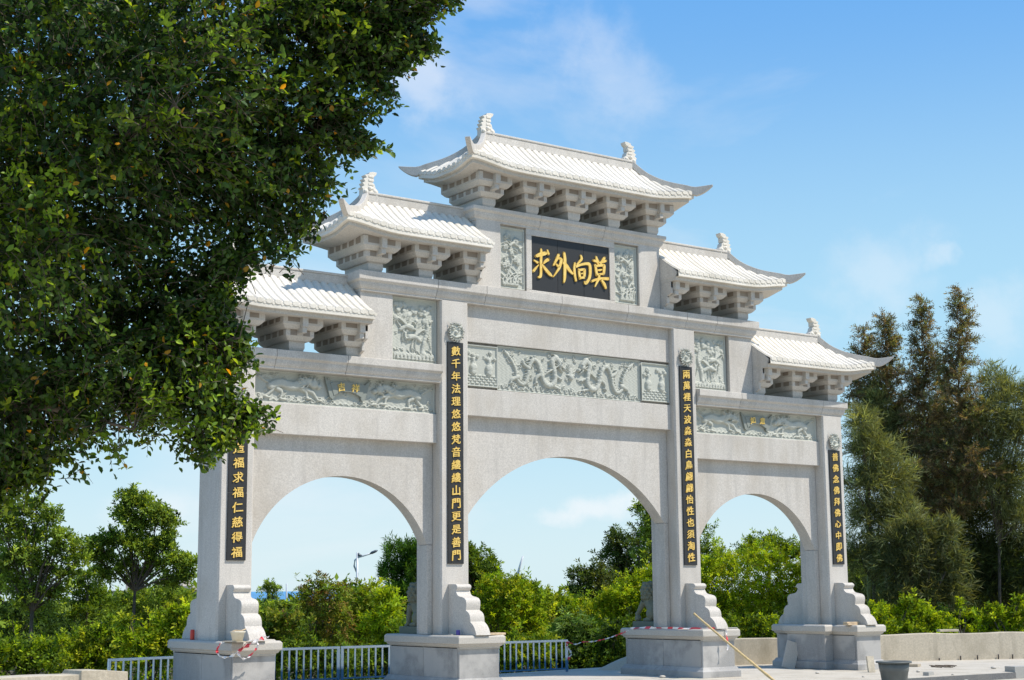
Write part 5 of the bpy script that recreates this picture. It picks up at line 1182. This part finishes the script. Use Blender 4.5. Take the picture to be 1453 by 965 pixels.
# the nearest, largest-looking leaves are leaves of their own
vis = V.reshape(nl, 6, 3); cen = vis.mean(1)-CAM; dep = cen @ _f; sx = 726.5+(cen @ R_)/dep*FPX; sy = 482.5-(cen @ U_)/dep*FPX
dx_ = edged(sx, sy); outl = (~inside(sx, sy)) & (dx_ > 2+5*rng.random(nl)+np.repeat(38*rng.random(len(P))**3, 11)) & (sx > 0)
inf = ~outl & (sx > 5) & (sx < 660) & (sy > 5) & (sy < 740); sizep = np.linalg.norm(vis[:, 3]-vis[:, 0], axis=1)/dep; cost = np.where(inf, -sizep+.0000*dep, 1e9); order = np.argsort(cost)[:280]
mask = np.zeros(nl, bool); mask[order] = True
FI = F.reshape(-1, 4); half = len(FI)//2; fk = ~np.concatenate([mask | outl, mask | outl])
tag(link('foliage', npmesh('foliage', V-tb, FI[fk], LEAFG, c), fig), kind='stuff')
for i in order:
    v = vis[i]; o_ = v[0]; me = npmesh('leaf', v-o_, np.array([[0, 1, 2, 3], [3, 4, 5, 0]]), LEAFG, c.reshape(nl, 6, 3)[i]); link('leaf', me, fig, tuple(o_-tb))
# twig wood
def sticks(S, E_, r0, r1):
    """three sided sticks"""
    d = norm(E_-S); a = norm(np.cross(d, np.array([0.3, .5, .8]))); b = np.cross(d, a); ang = np.array([0, 2.094, 4.189])
    ring = a[:, None]*np.cos(ang)[None, :, None]+b[:, None]*np.sin(ang)[None, :, None]
    V = np.concatenate([S[:, None]+ring*np.reshape(r0, (-1, 1, 1)), E_[:, None]+ring*np.reshape(r1, (-1, 1, 1))], 1).reshape(-1, 3); i = np.arange(len(S))*6
    return V, np.concatenate([np.stack([i+k, i+(k+1) % 3, i+3+(k+1) % 3, i+3+k], 1) for k in range(3)])
E_ = SP+Dr*Lt*.9; E_[:, 2] -= .22*Lt
M_ = SP+Dr*Lt*.5; M_[:, 2] -= .055*Lt
V1, F1 = sticks(SP, M_, np.full(len(SP), .0035), np.full(len(SP), .0028)); V2, F2 = sticks(M_, E_, np.full(len(SP), .0028), np.full(len(SP), .0012))
ns = near + (SP-near)*.0; dist = np.linalg.norm(SP-ns, axis=1); kk = (rng.random(len(SP)) < .35) & (dist < .32); V3, F3 = sticks(ns[kk], SP[kk], np.full(kk.sum(), .006), np.full(kk.sum(), .0035))
Vt = np.concatenate([V1, V2, V3]); Ft = np.concatenate([F1, F2+len(V1), F3+len(V1)+len(V2)])
tag(link('twigs', npmesh('twigs', Vt-tb, Ft, BARK), fig), kind='stuff')
# the part of the crown outside the picture
px, py, P, ed, dz = sample(5200, (-900, 720), (-760, 800)); k = ~((px > -60) & (py > -80)); P = P[k]
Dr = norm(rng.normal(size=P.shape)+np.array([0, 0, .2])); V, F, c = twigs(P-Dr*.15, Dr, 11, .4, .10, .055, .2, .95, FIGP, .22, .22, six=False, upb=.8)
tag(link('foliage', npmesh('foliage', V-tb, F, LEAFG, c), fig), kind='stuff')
